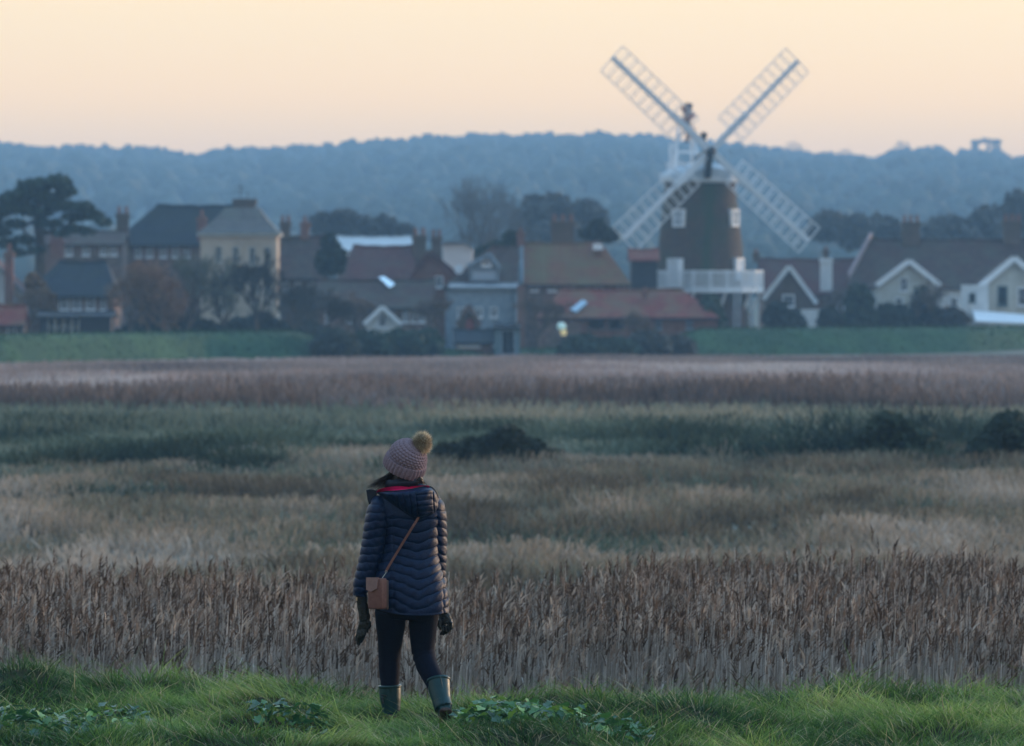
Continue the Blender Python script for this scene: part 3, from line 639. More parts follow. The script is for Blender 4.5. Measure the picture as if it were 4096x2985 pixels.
for X in (2940, 2958, 2998):
    p_ = Vector(((X - 2048) / FPX * MD, MD - .5, 0)); MB().bar((p_.x, p_.y, gz - .15), (p_.x + (.35 if X > 2990 else -.1), p_.y, -1.6), .22).build('gallery_post', M_post, mill)
MB().box(P(2866, 0, MD).x, P(2980, 0, MD).x, MD + .4, MD + 4, -1.6, zY(1230)).build('ground_floor_wall', M_flint, mill)
# cap: boat shaped hood with a flared skirt
YAW = R(14)                                  # the sails face the viewer, turned a little to the right
ax = Vector((math.sin(YAW), -math.cos(YAW), 0)); sx = Vector((math.cos(YAW), math.sin(YAW), 0))
ct = zY(716)
def loc(a, s_, z): return mc * 1 + ax * a + sx * s_ + Vector((0, 0, z - mc.z))
M_cappaint = mat('haze_blued_cap_paint', (.36, .44, .50), (.48, .56, .62), 1.5, .6)  # white cap, the haze's blue put into its paint colour
S = MB(); V = []; nr = 13; nl = 9
for i in range(nl):
    u = i / (nl - 1); a = -3.9 + 7.2 * u; wdt = 3.0 * (1 - abs(2 * u - 1) ** 3 * .42); hh = (1.75 + .55 * u) * (1 - abs(2 * u - 1) ** 4 * .35)
    for j in range(nr):
        th = math.pi * j / (nr - 1); c_, s_ = math.cos(th), math.sin(th)
        V.append(loc(a, wdt * math.copysign(abs(c_) ** .85, c_), ct + hh * .60 * s_ ** .9))
F = [(i * nr + j, i * nr + j + 1, (i + 1) * nr + j + 1, (i + 1) * nr + j) for i in range(nl - 1) for j in range(nr - 1)]
F += [tuple(range(nr)), tuple(range(nl * nr - 1, (nl - 1) * nr - 1, -1))] + [(i * nr, (i + 1) * nr, (i + 1) * nr + nr - 1, i * nr + nr - 1) for i in range(nl - 1)]
cap = S.add(V, F).build('cap', M_cappaint, mill, smooth=False)
sk = MB(); V = []
for r, z in ((2.86, ct - .28), (3.28, ct - .20), (3.36, ct + .12), (2.9, ct + .16)): V += [(mc.x + .15 + r * math.cos(2 * math.pi * k / 36), mc.y + r * math.sin(2 * math.pi * k / 36), z) for k in range(36)]
sk.add(V, [(i * 36 + k, i * 36 + (k + 1) % 36, ((i + 1) % 4) * 36 + (k + 1) % 36, ((i + 1) % 4) * 36 + k) for i in range(4) for k in range(36)]).build('cap_skirt', M_white, cap)
# fantail stage behind the cap and the fan itself
st = MB(); zt = zY(585)
for s_ in (-.9, .9):
    st.bar(loc(-3.6, s_ * 1.3, ct + .2), loc(-4.6, s_ * .6 , zY(500)), .22); st.bar(loc(-5.6, s_, ct + .2), loc(-4.6, s_ * .6, zY(500)), .20)
    st.bar(loc(-3.2, s_ * 1.4, ct + .2), loc(-6.0, s_ * 1.2, ct + .2), .24); st.bar(loc(-5.9, s_ * 1.2, ct + .2), loc(-5.9, s_ * 1.2, ct + 1.4), .12)
st.bar(loc(-4.2, -1.0, zY(600)), loc(-4.2, 1.0, zY(600)), .2); st.bar(loc(-5.95, -1.3, ct + 1.4), loc(-5.95, 1.3, ct + 1.4), .12); st.bar(loc(-5.95, -1.4, ct + .25), loc(-5.95, 1.4, ct + .25), .2)
for X in (2682, 2706): st.bar(P(X, 705, MD + 7.5), P(X, 572, MD + 7.5), .22)
st.bar(P(2640, 700, MD + 7.4), P(2730, 700, MD + 7.4), .35, .3); st.bar(P(2676, 610, MD + 7.6), P(2740, 520, MD + 7.6), .2)
stg = st.build('fantail_stage', M_white, mill)
fc = P(2752, 492, MD + 8.2); M_fan = mat('fan_blade_paint', (.10, .11, .13), (.45, .20, .14), .8, .6)
fx = Vector((.34, .94, 0)).normalized(); fan_parts = []     # the plane of the fan contains fx and z: seen nearly edge on
hub_f = MB(); nrm = fx.cross(Vector((0, 0, 1))); hub_f.tube([fc - nrm * .25, fc + nrm * .25], [.22, .22], 10); fan = hub_f.build('fantail', M_iron, mill)
for k in range(8):
    a_ = 2 * math.pi * k / 8 + .2; d_ = fx * math.sin(a_) + Vector((0, 0, math.cos(a_))); e_ = (fx * math.cos(a_) - Vector((0, 0, math.sin(a_)))); t_ = (e_ * .75 + nrm * .66).normalized()
    p0, p1 = fc + d_ * .3, fc + d_ * 1.65; w0, w1 = .12, .36; q = nrm.cross(t_).normalized() * .02; q = d_.cross(t_).normalized() * .025
    MB().hexa([p0 - t_ * w0 - q, p0 + t_ * w0 - q, p0 + t_ * w0 + q, p0 - t_ * w0 + q, p1 - t_ * w1 - q, p1 + t_ * w1 - q, p1 + t_ * w1 + q, p1 - t_ * w1 + q]).build('fan_blade', M_fan, fan)
# windshaft, poll end and sails
hd = 4.3; hub = loc(hd, 0, zY(606)); hub.x = (2842 - 2048) / FPX * (hub.y); 
poll = MB(); poll.tube([hub + ax * .75, hub + ax * .3, hub - ax * .3, hub - ax * 3.6 - Vector((0, 0, .6))], [.18, .42, .42, .36], 10)
pl = poll.build('windshaft', M_iron, mill); MB().bar(hub + sx * -.1 + Vector((0, 0, -.4)), hub - ax * 1.0 + Vector((0, 0, -2.0)), .5, .6).build('weather_beam', M_iron, pl)
MB().bar(P(2808, 570, hub.y + 1.5), P(2818, 530, hub.y + 1.5), .5, .4).build('brake_lever', M_iron, pl)
k50 = hub.y / FPX
M_stock = mat('shade_blued_sail_paint', (.58, .63, .68), (.68, .72, .76), 2, .6)  # white stocks, the blue of haze and shade put into the paint
def sail(dx, dy, name_seed, flip, seg_start=.14):
    L_ = math.hypot(dx / math.cos(YAW), dy) * k50
    u = (sx * (dx * k50 / math.cos(YAW)) + Vector((0, 0, -dy * k50))).normalized(); v = ax.cross(u).normalized()
    s = MB(); s.bar(hub + u * .2 + ax * .16 * flip, hub + u * L_ * .40 + ax * .05, .50, .40, up=ax); s.bar(hub + u * L_ * .30, hub + u * L_, .36, .26, up=ax)
    root = s.build('sail', M_stock, mill)
    nb = 11; lo = L_ * .235; hi_ = L_ * .995
    wl, wr = 1.25, 1.42
    for j in range(nb):
        q = lo + (hi_ - lo) * j / (nb - 1); tw = .34 - .30 * j / (nb - 1); w_ = (v * math.cos(tw) - ax * math.sin(tw))
        MB().bar(hub + u * q - w_ * wl, hub + u * q + w_ * wr, .08, .07, up=ax).build('sail_bar', M_white, root)
        if j < nb - 1:   # shutters half open in the bay: a thin slat edge on to the viewer
            q2 = q + (hi_ - lo) / (nb - 1) * .33
            MB().bar(hub + u * q2 - w_ * wl, hub + u * q2 + w_ * wr, .035, .09, up=ax).build('shutter', M_white, root)
    for sgn, wd_ in ((-1, wl), (1, wr)):
        pa = hub + u * lo + (v * math.cos(.34) - ax * math.sin(.34)) * sgn * wd_; pb = hub + u * hi_ + (v * math.cos(.04) - ax * math.sin(.04)) * sgn * wd_
        MB().bar(pa, pb, .075, .06, up=ax).build('hemlath', M_white, root)
    return root
sail(-395, -372, 1, 1); sail(398, 359, 2, 1); sail(355, -366, 3, -1); sail(-351, 352, 4, -1)
# ================================================================== TREES AND SHRUBS OF THE VILLAGE
M_leaf = mat('evergreen_leaf', (.7, .7, .7), (1.15, 1.15, 1.15), .8, .8, tint=True, trans=.15)
M_bark = mat('bark', (.06, .05, .04), (.11, .09, .07), 3, .95)
M_twig = mat('bare_twigs', (.8, .8, .8), (1.15, 1.15, 1.15), 1, .9, tint=True)
def leaf_cloud(blobs, n, size, c1, c2, flat=.0):
    """blobs: (x, y, z, rx, ry, rz); leaf sprays spread through their volume, thicker towards the skin"""
    bl = np.array(blobs); vol = bl[:, 3] * bl[:, 4] * bl[:, 5]; k = rng.choice(len(bl), n, p=vol ** .8 / (vol ** .8).sum())
    d = rng.normal(size=(n, 3)); d /= np.linalg.norm(d, axis=1)[:, None]; r = rng.uniform(.25, 1, n) ** .4 * (1 + rng.normal(0, .06, n))
    C = bl[k, :3] + d * r[:, None] * bl[k, 3:]
    a = rng.normal(size=(n, 3)); a /= np.linalg.norm(a, axis=1)[:, None]; b = np.cross(a, rng.normal(size=(n, 3))); b /= np.linalg.norm(b, axis=1)[:, None]
    s = rng.uniform(.6, 1.4, n)[:, None] * size
    V = np.stack([C - a * s, C - b * s * .7, C + a * s, C + b * s * .7], 1).reshape(-1, 3); F = np.arange(4 * n).reshape(n, 4)
    c = lerp_col(rng.uniform(0, 1, n) * .6 + fbm(C[:, 0], C[:, 2], max(size * 6, .1), 3, 2) * .4, [(0, c1), (1, c2)])
    return V, F, np.repeat(c, 4, 0)
def bush(name, label, cat, blobs, n, size, c1=(.03, .05, .035), c2=(.07, .10, .06), group=None, kind=None, twigs=0):
    b0 = np.array(blobs); base = (b0[:, 0].mean(), b0[:, 1].mean(), (b0[:, 2] - b0[:, 5]).min())
    V, F, c = leaf_cloud(blobs, n, size, c1, c2)
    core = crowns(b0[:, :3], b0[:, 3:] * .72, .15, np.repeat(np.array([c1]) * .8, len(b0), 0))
    if kind == 'stuff':
        V1, F1, c1_ = core; F1 = np.concatenate([F1, F1[:, 2:3]], 1)
        V, F, c = merge([(V, F, c), (V1, F1, c1_)])
        return tag(raw_mesh(name, V, F, M_leaf, color=c), label, kind='stuff')
    t = thing(name, base, label, cat, group)
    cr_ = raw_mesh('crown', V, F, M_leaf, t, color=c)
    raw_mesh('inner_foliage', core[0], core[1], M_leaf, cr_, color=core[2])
    s = MB(); zb = base[2]
    for q in range(3): s.tube([(base[0] + (q - 1) * .2, base[1], zb - .1), (b0[q % len(b0)][0], b0[q % len(b0)][1], b0[q % len(b0)][2])], [.09, .04], 5)
    s.build('stem', M_bark, t); return t
def blobs_px(lst, D, dy=None):
    """(X, Y, rx, ry) in frame pixels at distance D"""
    k = D / FPX; out = []
    for e in lst:
        X, Y, rx, ry = e[:4]; p = P(X, Y, D + (e[4] if len(e) > 4 else 0)); out.append((p.x, p.y, p.z, rx * k, (dy or rx * k), ry * k))
    return out
def bare_tree(name, label, X, Yb, Yt, D, spread=.55, col=(.10, .085, .075), lev=6, n0=5, group=None, twn=None, seed=0, tw=1.0):
    r_ = random.Random(seed + 91); p0 = P(X, Yb, D); p0.z = min(p0.z, -1.2); H = P(X, Yt, D).z - p0.z
    t = thing(name, tuple(p0), label, 'tree', group); trunk = MB(); B = []; T = []; W_ = []
    def grow(p, d, l, r, k):
        q = p + d * l * .5 + Vector((r_.uniform(-1, 1), r_.uniform(-1, 1), 0)) * l * .05; e = q + (d + Vector((r_.uniform(-.2, .2), r_.uniform(-.2, .2), .05))).normalized() * l * .5
        if k <= 2: trunk.tube([p, q, e], [r, r * .85, r * .7], 6)
        else:
            B.append(tuple(p)); T.append(tuple(e - p)); W_.append(max(2 * r, .045) * tw)
        if k >= lev: return
        m_ = 3 if k < 3 else r_.choice([2, 3, 3])
        for i in range(m_ + (1 if k < 2 else 0)):
            a = r_.uniform(0, 6.283); s_ = spread * r_.uniform(.5, 1.25); perp = d.cross(Vector((math.cos(a), math.sin(a), .3))).normalized()
            nd = (d + perp * s_ + Vector((0, 0, .06))).normalized(); st_ = p.lerp(e, r_.uniform(.55, 1.0)); grow(st_, nd, l * r_.uniform(.62, .82), r * .62, k + 1)
    grow(p0, Vector((0, 0, 1)), H * .30, H * .022, 0)
    B = np.array(B); T = np.array(T); W_ = np.array(W_)
    zz = (B + T)[:, 2].max(); sc_ = min(H / (zz - p0.z), 2.2); pz = np.array(p0); B = pz + (B - pz) * sc_; T = T * sc_
    trunk.v = [tuple(pz + (np.array(v) - pz) * sc_) for v in trunk.v]; trunk.build('trunk', M_bark, t)
    c = np.tile(np.array([col]), (len(B), 1)) * rng.uniform(.8, 1.2, (len(B), 1))
    V1, F1, C1 = ribbons(B, T, W_, 1, col=c, tip=.5); V2, F2, C2 = ribbons(B, T, W_, 1, col=c, tip=.5)
    V, F, C = merge([(V1, F1, C1), (V2, F2, C2)]); raw_mesh('crown', V, F, M_twig, t, color=C); return t
# the big pine at the left
t = thing('pine_tree', tuple(P(160, 1250, 486)), 'broad flat topped dark pine standing over the cottages at the left', 'tree')
bl = blobs_px([(55, 795, 62, 26), (140, 742, 70, 26), (235, 728, 55, 24), (262, 765, 40, 22), (105, 775, 60, 22), (180, 790, 70, 24), (80, 830, 70, 20), (240, 822, 65, 22), (325, 828, 50, 20), (5, 845, 45, 24), (150, 850, 60, 16), (370, 862, 45, 18), (300, 868, 50, 15), (415, 888, 32, 12), (190, 893, 62, 15), (60, 895, 42, 16),
                (290, 915, 50, 10), (-35, 890, 45, 40), (350, 925, 36, 9), (100, 960, 44, 14), (30, 975, 36, 16), (150, 1000, 30, 10), (245, 935, 34, 8), (10, 930, 30, 16), (70, 1010, 30, 14), (-60, 990, 40, 40)], 486, 2.6)
V, F, c = leaf_cloud(bl, 5200, .26, (.018, .034, .024), (.045, .075, .045)); cr_ = raw_mesh('crown', V, F, M_leaf, t, color=c)
s = MB(); p0 = P(162, 1260, 486); p0.z = -1.6
tr = [p0, P(160, 1100, 486), P(163, 980, 486), P(150, 900, 486), P(160, 800, 486)]
s.tube(tr, [.55, .42, .36, .30, .14], 8); s.build('trunk', M_bark, t)
for e in [(163, 985, 60, 860), (158, 950, 270, 830), (155, 900, 350, 860), (160, 1010, 100, 960), (155, 870, 20, 900), (158, 920, 300, 905), (163, 1000, 40, 980)]:
    a, b = P(e[0], e[1], 486), P(e[2], e[3], 486.8); MB().tube([a, a.lerp(b, .5) + Vector((0, .3, -.5)), b], [.16, .12, .05], 6).build('limb', M_bark, t)
# bare and autumn trees
bare_tree('bare_tree', 'rust coloured bare tree in front of the manor wall', 590, 1300, 1030, 448, .8, (.34, .19, .11), 7, seed=3, tw=1.3)
bare_tree('bare_tree', 'wide brown bare tree left of the dark hedge mound', 520, 1310, 1065, 446, .9, (.28, .17, .10), 7, seed=31, tw=1.3)
bare_tree('bare_tree', 'rusty bare tree between the slate cottage and the hedge mound', 660, 1310, 1090, 447, .9, (.30, .17, .10), 7, seed=37, tw=1.3)
bare_tree('bare_tree', 'grey-green bare tree just left of the cream house', 745, 1310, 1000, 450, .65, (.17, .18, .14), 7, seed=4, tw=1.1)
bare_tree('bare_tree', 'dark bare tree standing before the cream house front', 900, 1300, 1040, 458, .7, (.075, .075, .065), 7, seed=5, tw=1.1)
bare_tree('bare_tree', 'thin bare tree crossing the right half of the cream house', 1030, 1310, 990, 459, .55, (.07, .065, .055), 7, seed=6, tw=1.0)
bare_tree('bare_tree', 'low tangled bare tree before the dark house', 1180, 1330, 1120, 460, .8, (.09, .085, .075), 7, seed=8, tw=1.4)
bare_tree('bare_tree', 'bare tree left of the long low brown range', 1300, 1340, 1140, 450, .8, (.09, .085, .075), 7, seed=9, tw=1.3)
bush('autumn_shrub', 'orange-brown leafy shrub before the slate roofed cottage', 'shrub', blobs_px([(150, 1180, 45, 60), (185, 1210, 40, 45), (130, 1130, 30, 40)], 450), 900, .22, (.17, .10, .05), (.27, .17, .09))
bare_tree('bare_tree', 'tall misty bare tree rising behind the roofs left of the windmill', 1885, 1050, 690, 700, .5, (.15, .135, .125), 7, seed=12, tw=.8)
bare_tree('bare_tree', 'lower misty bare tree just right of the tall one', 1985, 1050, 815, 705, .7, (.14, .13, .12), 7, seed=13, tw=.8)
M_mist = [(.075, .08, .075), (.11, .11, .10)]
bush('round_tree', 'broad round bare crown far behind the red barn', 'tree', blobs_px([(2160, 850, 80, 65), (2230, 840, 60, 55), (2100, 900, 60, 60), (2200, 930, 130, 60)], 730), 1500, .7, *M_mist)
bush('round_tree', 'smaller misty round crown left of the windmill sail', 'tree', blobs_px([(2340, 850, 55, 50), (2380, 890, 50, 50), (2330, 920, 80, 45)], 735), 1100, .7, *M_mist)
bush('round_tree', 'low misty trees behind the pale long barn roof', 'tree', blobs_px([(1300, 900, 60, 40), (1370, 890, 70, 45), (1440, 910, 50, 35)], 720), 1100, .7, *M_mist)
bush('round_tree', 'dark misty crown left of the twin chimneys', 'tree', blobs_px([(1540, 915, 50, 40), (1610, 930, 35, 25)], 718), 700, .7, *M_mist)
bush('evergreen_tree', 'dark green bushy tree behind the long low brown range', 'tree', blobs_px([(1320, 985, 34, 50), (1345, 1040, 40, 60), (1300, 1050, 40, 50)], 497), 900, .28, (.02, .035, .028), (.045, .07, .045))
bush('evergreen_tree', 'small dark tree behind the red barn ridge beside the sail tip', 'tree', blobs_px([(2395, 905, 30, 26), (2360, 935, 40, 25), (2430, 940, 40, 30)], 520), 700, .28, (.03, .04, .03), (.06, .07, .05))
bush('evergreen_tree', 'dark shrubs left of the red barn and above the dormer', 'shrub', blobs_px([(1990, 1000, 50, 34), (1940, 1010, 40, 22), (2045, 960, 35, 35)], 503), 800, .28, (.02, .04, .03), (.05, .075, .045))
for (X, Y, rx, ry, D, lab) in [(3320, 905, 80, 50, 760, 'pale green misty crown right of the lower windmill sail'), (3430, 925, 60, 60, 740, 'misty crown left of the large brown house roof'), (3530, 925, 70, 55, 745, 'misty crown behind the left chimney of the large brown house'),
                               (3800, 930, 120, 60, 750, 'wide misty crown between the two stout chimneys'), (3960, 900, 90, 70, 752, 'misty bare crown left of the right chimney'), (4080, 850, 70, 80, 754, 'misty crown behind the right chimney at the frame edge')]:
    bush('round_tree', lab, 'tree', blobs_px([(X, Y, rx, ry), (X + rx * .5, Y + ry * .4, rx * .7, ry * .7), (X - rx * .5, Y + ry * .5, rx * .7, ry * .6)], D), 900, .7, *M_mist)
bare_tree('bare_tree', 'brown bare tree against the red-brown roof left of the twin chimneys', 1420, 1340, 1150, 472, .8, (.22, .15, .11), 6, seed=41, tw=1.6)
bare_tree('bare_tree', 'brown bare tree left of the teal hut', 1745, 1350, 1170, 466, .7, (.20, .15, .12), 6, seed=42, tw=1.5)
bare_tree('bare_tree', 'thin brown bare tree before the low red range near the lamp', 2150, 1400, 1180, 468, .6, (.20, .15, .12), 6, seed=43, tw=1.4)
bare_tree('bare_tree', 'low brown bare tree before the middle of the low red range', 2530, 1390, 1230, 470, .8, (.22, .16, .12), 6, seed=44, tw=1.5)
bare_tree('bare_tree', 'bare tree between the gabled cottage and the tall green bush', 3370, 1320, 1130, 514, .7, (.18, .15, .13), 6, seed=45, tw=1.4)
bare_tree('bare_tree', 'bare tree in front of the gabled wing right of its white bargeboard', 3745, 1320, 1110, 512, .7, (.18, .15, .13), 6, seed=46, tw=1.4)
bare_tree('bare_tree', 'small bare tree left of the slate roofed cottage', 110, 1330, 1150, 448, .8, (.22, .15, .10), 6, seed=47, tw=1.5)
# hedges and garden shrubs
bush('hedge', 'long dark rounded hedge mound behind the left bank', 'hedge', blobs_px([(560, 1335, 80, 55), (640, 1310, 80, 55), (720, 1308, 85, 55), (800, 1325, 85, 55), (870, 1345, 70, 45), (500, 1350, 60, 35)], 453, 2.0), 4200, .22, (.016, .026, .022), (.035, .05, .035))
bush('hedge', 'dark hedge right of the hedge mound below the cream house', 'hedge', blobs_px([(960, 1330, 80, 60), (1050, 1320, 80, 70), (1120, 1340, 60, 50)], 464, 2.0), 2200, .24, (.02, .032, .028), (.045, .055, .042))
for (X, Y, rx, ry, D, c1, c2, lab) in [
    (1230, 1330, 80, 50, 468, (.035, .045, .035), (.08, .08, .06), 'low grey-green scrub left of the flood bank gap'), (1340, 1370, 90, 60, 448, (.03, .045, .035), (.07, .08, .055), 'scrub clump below the long low brown range'),
    (1480, 1375, 100, 55, 452, (.022, .045, .03), (.045, .085, .05), 'deep green hedge clump below the gabled porch'), (1610, 1372, 90, 55, 454, (.022, .045, .03), (.045, .085, .05), 'deep green hedge clump below the white windows'), (1710, 1370, 60, 55, 456, (.02, .05, .035), (.04, .085, .05), 'deep green hedge end beside the marsh shed'),
    (2330, 1385, 90, 50, 462, (.025, .045, .03), (.05, .08, .05), 'green shrub below the lit lamp'), (2450, 1390, 100, 45, 464, (.03, .05, .035), (.055, .085, .05), 'green shrub below the low red range'), (2590, 1375, 90, 55, 466, (.045, .05, .04), (.09, .085, .065), 'brownish shrub below the right end of the red range'),
    (2700, 1385, 80, 45, 468, (.05, .05, .04), (.09, .085, .065), 'brownish shrub at the start of the right bank'), (2840, 1270, 60, 90, 484, (.02, .045, .03), (.04, .075, .045), 'dark green conifer shrub under the gallery'),
    (3110, 1255, 55, 50, 508, (.025, .035, .03), (.05, .065, .045), 'dark shrub before the gabled cottage'), (3160, 1285, 60, 40, 509, (.025, .035, .03), (.05, .065, .045), 'low dark shrub at the gabled cottage step'), (3320, 1280, 45, 50, 510, (.02, .03, .026), (.04, .055, .04), 'dark shrub right of the small white porch'),
    (3437, 1195, 52, 62, 512, (.025, .045, .03), (.06, .085, .05), 'tall green bush between the cottage rows'), (3440, 1270, 70, 50, 511, (.025, .045, .03), (.06, .085, .05), 'green bush foot spreading before the white wall'), (3560, 1262, 90, 50, 512, (.022, .035, .03), (.045, .065, .045), 'dark green hedge before the white bargeboard wing'),
    (3690, 1225, 50, 80, 513, (.025, .038, .03), (.05, .07, .045), 'dark shrub against the gabled wing'), (3790, 1270, 80, 45, 512, (.04, .04, .035), (.075, .07, .055), 'brown hedge left of the cream white house')]:
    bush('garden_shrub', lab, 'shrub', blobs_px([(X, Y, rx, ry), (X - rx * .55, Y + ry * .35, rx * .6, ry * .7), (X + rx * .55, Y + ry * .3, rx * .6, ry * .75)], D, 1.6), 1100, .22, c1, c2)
# trees standing clear of the wood on the skyline
for i, (X, Yt, D, lab) in enumerate([(3020, 570, 3280, 'bare crown on the skyline just right of the windmill hub'), (3175, 562, 3280, 'lone bare tree on the skyline between mill and ridge wood'), (3380, 592, 3280, 'low bare trees on the skyline dip'),
                                     (3610, 562, 3280, 'tall bare tree on the skyline left of the flat topped pine'), (3740, 575, 3280, 'bare tree on the skyline middle of the right wood')]):
    x, y = (X - 2048) / FPX * D, D; zg = float(hill_h(np.array([x]), np.array([y]))[0]); H = P(X, Yt, D).z - zg
    t = thing('skyline_tree', (x, y, zg), lab, 'tree'); r = 3.2
    V, F, c = leaf_cloud([(x, y, zg + H - 4, 4.6, 4, 3.8), (x - 3.5, y, zg + H - 7, 4, 4, 3.4), (x + 3.5, y, zg + H - 7, 4, 4, 3.4)], 460, .5, (.07, .07, .06), (.09, .085, .07)); raw_mesh('crown', V, F, M_leaf, t, color=c)
    MB().tube([(x, y, zg - 1), (x, y, zg + H - 3)], [.5, .25], 6).build('trunk', M_bark, t)
t = thing('pine_tree', (float((3940 - 2048) / FPX * 3280), 3280, 45), 'flat topped pine group standing clear on the right skyline', 'tree')
bl = blobs_px([(3905, 572, 22, 12), (3940, 565, 30, 11), (3980, 570, 26, 13), (3900, 595, 18, 12), (3990, 600, 18, 16), (3925, 625, 40, 14), (3960, 590, 14, 7), (3900, 640, 40, 22), (3990, 640, 34, 24), (3945, 650, 50, 22)], 3280, 3); V, F, c = leaf_cloud(bl, 1500, .7, (.02, .035, .025), (.04, .055, .04)); raw_mesh('crown', V, F, M_leaf, t, color=c)
for X in (3905, 3948, 3985): MB().tube([P(X + 4, 680, 3280), P(X, 575, 3280)], [.6, .3], 6).build('trunk', M_bark, t)
# rough fringe of grass along the top of the flood bank
n = 16000; x = rng.uniform(-48, 52, n); d = rng.uniform(.2, 8, n); y = bank_foot(x) + d; z = MARSH - .1 + bank_prof(x, d)
k = rng.uniform(0, 1, n)
V, F, C = ribbons(np.stack([x, y, z], 1), np.stack([rng.normal(0, .12, n), rng.normal(0, .12, n), rng.uniform(.10, .26, n)], 1), rng.uniform(.05, .12, n), 1, col=lerp_col(fbm(x, y, 6, 2) * .6 + k * .4, [(0, (.014, .055, .024)), (.8, (.036, .095, .036)), (1, (.06, .10, .045))]))
tag(raw_mesh('bank_grass', V, F, M_leaf, color=C), 'rough green grass on the flood bank', kind='stuff')
# ================================================================== MARSH VEGETATION
M_reedmat = mat('dry_reed', (.75, .75, .75), (1.2, 1.2, 1.2), 2.0, .9, tint=True, trans=.18, spec=.12)
def tufts(name, label, n, xr_, yr_, hgt, wdt, per, stops, seed, spread=.5, mask=None, hmod=None, lean=.25, tipmul=1.25, hz_=marsh_h, segs=1, patch=14, aspect=2.6):
    y = np.sqrt(rng.uniform(yr_[0] ** 2, yr_[1] ** 2, n)); x = rng.uniform(-1, 1, n) * (y * .084 + xr_)
    if mask is not None: k = mask(x, y); x = x[k]; y = y[k]
    n = len(x); pt = fbm(x, y / aspect, patch, seed, 4); hm = np.ones(n) if hmod is None else hmod(x, y)
    X = np.repeat(x, per) + rng.normal(0, spread, n * per); Y = np.repeat(y, per) + rng.normal(0, spread, n * per); m = n * per
    h = rng.uniform(*hgt, m) * np.repeat(hm, per); Z = hz_(X, Y) - .05
    T = np.stack([rng.normal(0, lean, m) * h, rng.normal(0, lean, m) * h, h], 1)
    cc = lerp_col(np.repeat((pt - .5) * 2.2 + .5, per) + rng.normal(0, .10, m), stops)
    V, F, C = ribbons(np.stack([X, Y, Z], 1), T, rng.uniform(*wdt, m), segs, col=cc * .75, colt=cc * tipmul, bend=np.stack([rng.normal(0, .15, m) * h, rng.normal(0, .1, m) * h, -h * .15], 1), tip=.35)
    return tag(raw_mesh(name, V, F, M_reedmat, color=C), label, kind='stuff')
BR = (.21, .155, .115); MV = (.25, .20, .185); DK = (.105, .085, .08); PL = (.33, .27, .235); RD = (.20, .125, .095); GR = (.12, .14, .10); GG = (.15, .175, .135); OL = (.11, .115, .07)
tufts('far_reeds', 'far reed beds of mauve and russet below the village bank', 15000, 3, (255, 470), (.4, .85), (.06, .14), 8, [(0, (.13, .10, .095)), (.3, (.22, .17, .155)), (.5, (.31, .24, .21)), (.6, (.30, .20, .165)), (.8, (.40, .32, .30)), (1, (.50, .42, .39))], 61,
      mask=lambda x, y: (y < bank_foot(x) - 1), hmod=lambda x, y: np.clip(1.25 - (bank_foot(x) - y) ** 0 * (y - 255) / 260, .4, 1) * (.35 + 1.2 * fbm(x, y / 3, 12, 62, 2)), spread=.5, patch=16, aspect=4)
tufts('russet_reeds', 'dark russet reed clumps behind the green scrub', 1500, 2, (228, 262), (.9, 1.6), (.10, .22), 8, [(0, DK), (.5, (.17, .115, .09)), (1, MV)], 63, hmod=lambda x, y: .5 + .9 * fbm(x, y, 7, 64, 2), patch=9)
tufts('marsh_grass', 'rough mixed grass and sedge filling the middle marsh', 15500, 1.5, (64, 185), (.22, .55), (.035, .08), 8, [(0, (.11, .09, .065)), (.2, (.19, .15, .105)), (.36, (.185, .18, .13)), (.5, (.27, .21, .15)), (.72, (.31, .245, .185)), (1, (.40, .33, .27))], 65,
      hmod=lambda x, y: .25 + 1.5 * fbm(x, y / 4, 1.8, 66, 3) ** 1.3, spread=.28, patch=3.0, aspect=3.5, lean=.35)
tufts('pale_sedge', 'pale grassy strip above the green scrub band', 2600, 2, (196, 240), (.5, 1.0), (.07, .14), 8, [(0, GR), (.5, GG), (1, (.28, .25, .18))], 67, spread=.5, patch=8, aspect=4)
# suaeda-like scrub band, thousands of soft shoots in uneven mounds
def scrub(name, label, n, yr_, r, zk, c1, c2, seed, leaves=46, mask=None):
    y = rng.uniform(*yr_, n); x = rng.uniform(-1, 1, n) * (y * .084 + 2)
    if mask is not None: k = mask(x, y); x = x[k]; y = y[k]
    n = len(x); R_ = rng.uniform(*r, n) * (.6 + .8 * fbm(x, y, 8, seed, 2)); z = marsh_h(x, y)
    bl = np.stack([x, y, z + R_ * zk * .35, R_ * 1.5, R_, R_ * zk], 1)
    V, F, c = leaf_cloud(bl, n * leaves, .13, c1, c2); C2 = crowns(bl[:, :3], bl[:, 3:] * .8, .22, np.tile(np.array([c1]), (n, 1)))
    V, F, c = merge([(V, F, c), (C2[0], np.concatenate([C2[1], C2[1][:, 2:3]], 1), C2[2])])
    pt = fbm(V[:, 0], V[:, 1], 5, seed + 1, 3)[:, None]; c = c * (.65 + .7 * pt)
    return tag(raw_mesh(name, V, F, M_leaf, color=c), label, kind='stuff')
tufts('green_scrub', 'feathery blue-green saltmarsh scrub running across the marsh', 12500, 2, (163, 213), (.3, .72), (.05, .10), 9, [(0, (.03, .045, .032)), (.38, (.055, .075, .052)), (.62, (.09, .115, .08)), (.85, (.14, .175, .13)), (1, (.22, .23, .17))], 71,
      mask=lambda x, y: fbm(x, y / 3, 5, 70, 3) > .55 - .35 * np.clip((y - 165) / 18, 0, 1), hmod=lambda x, y: .25 + 1.9 * fbm(x, y / 3, 2.6, 72, 3) ** 1.6, spread=.30, patch=3.2, aspect=2.5, lean=.55)
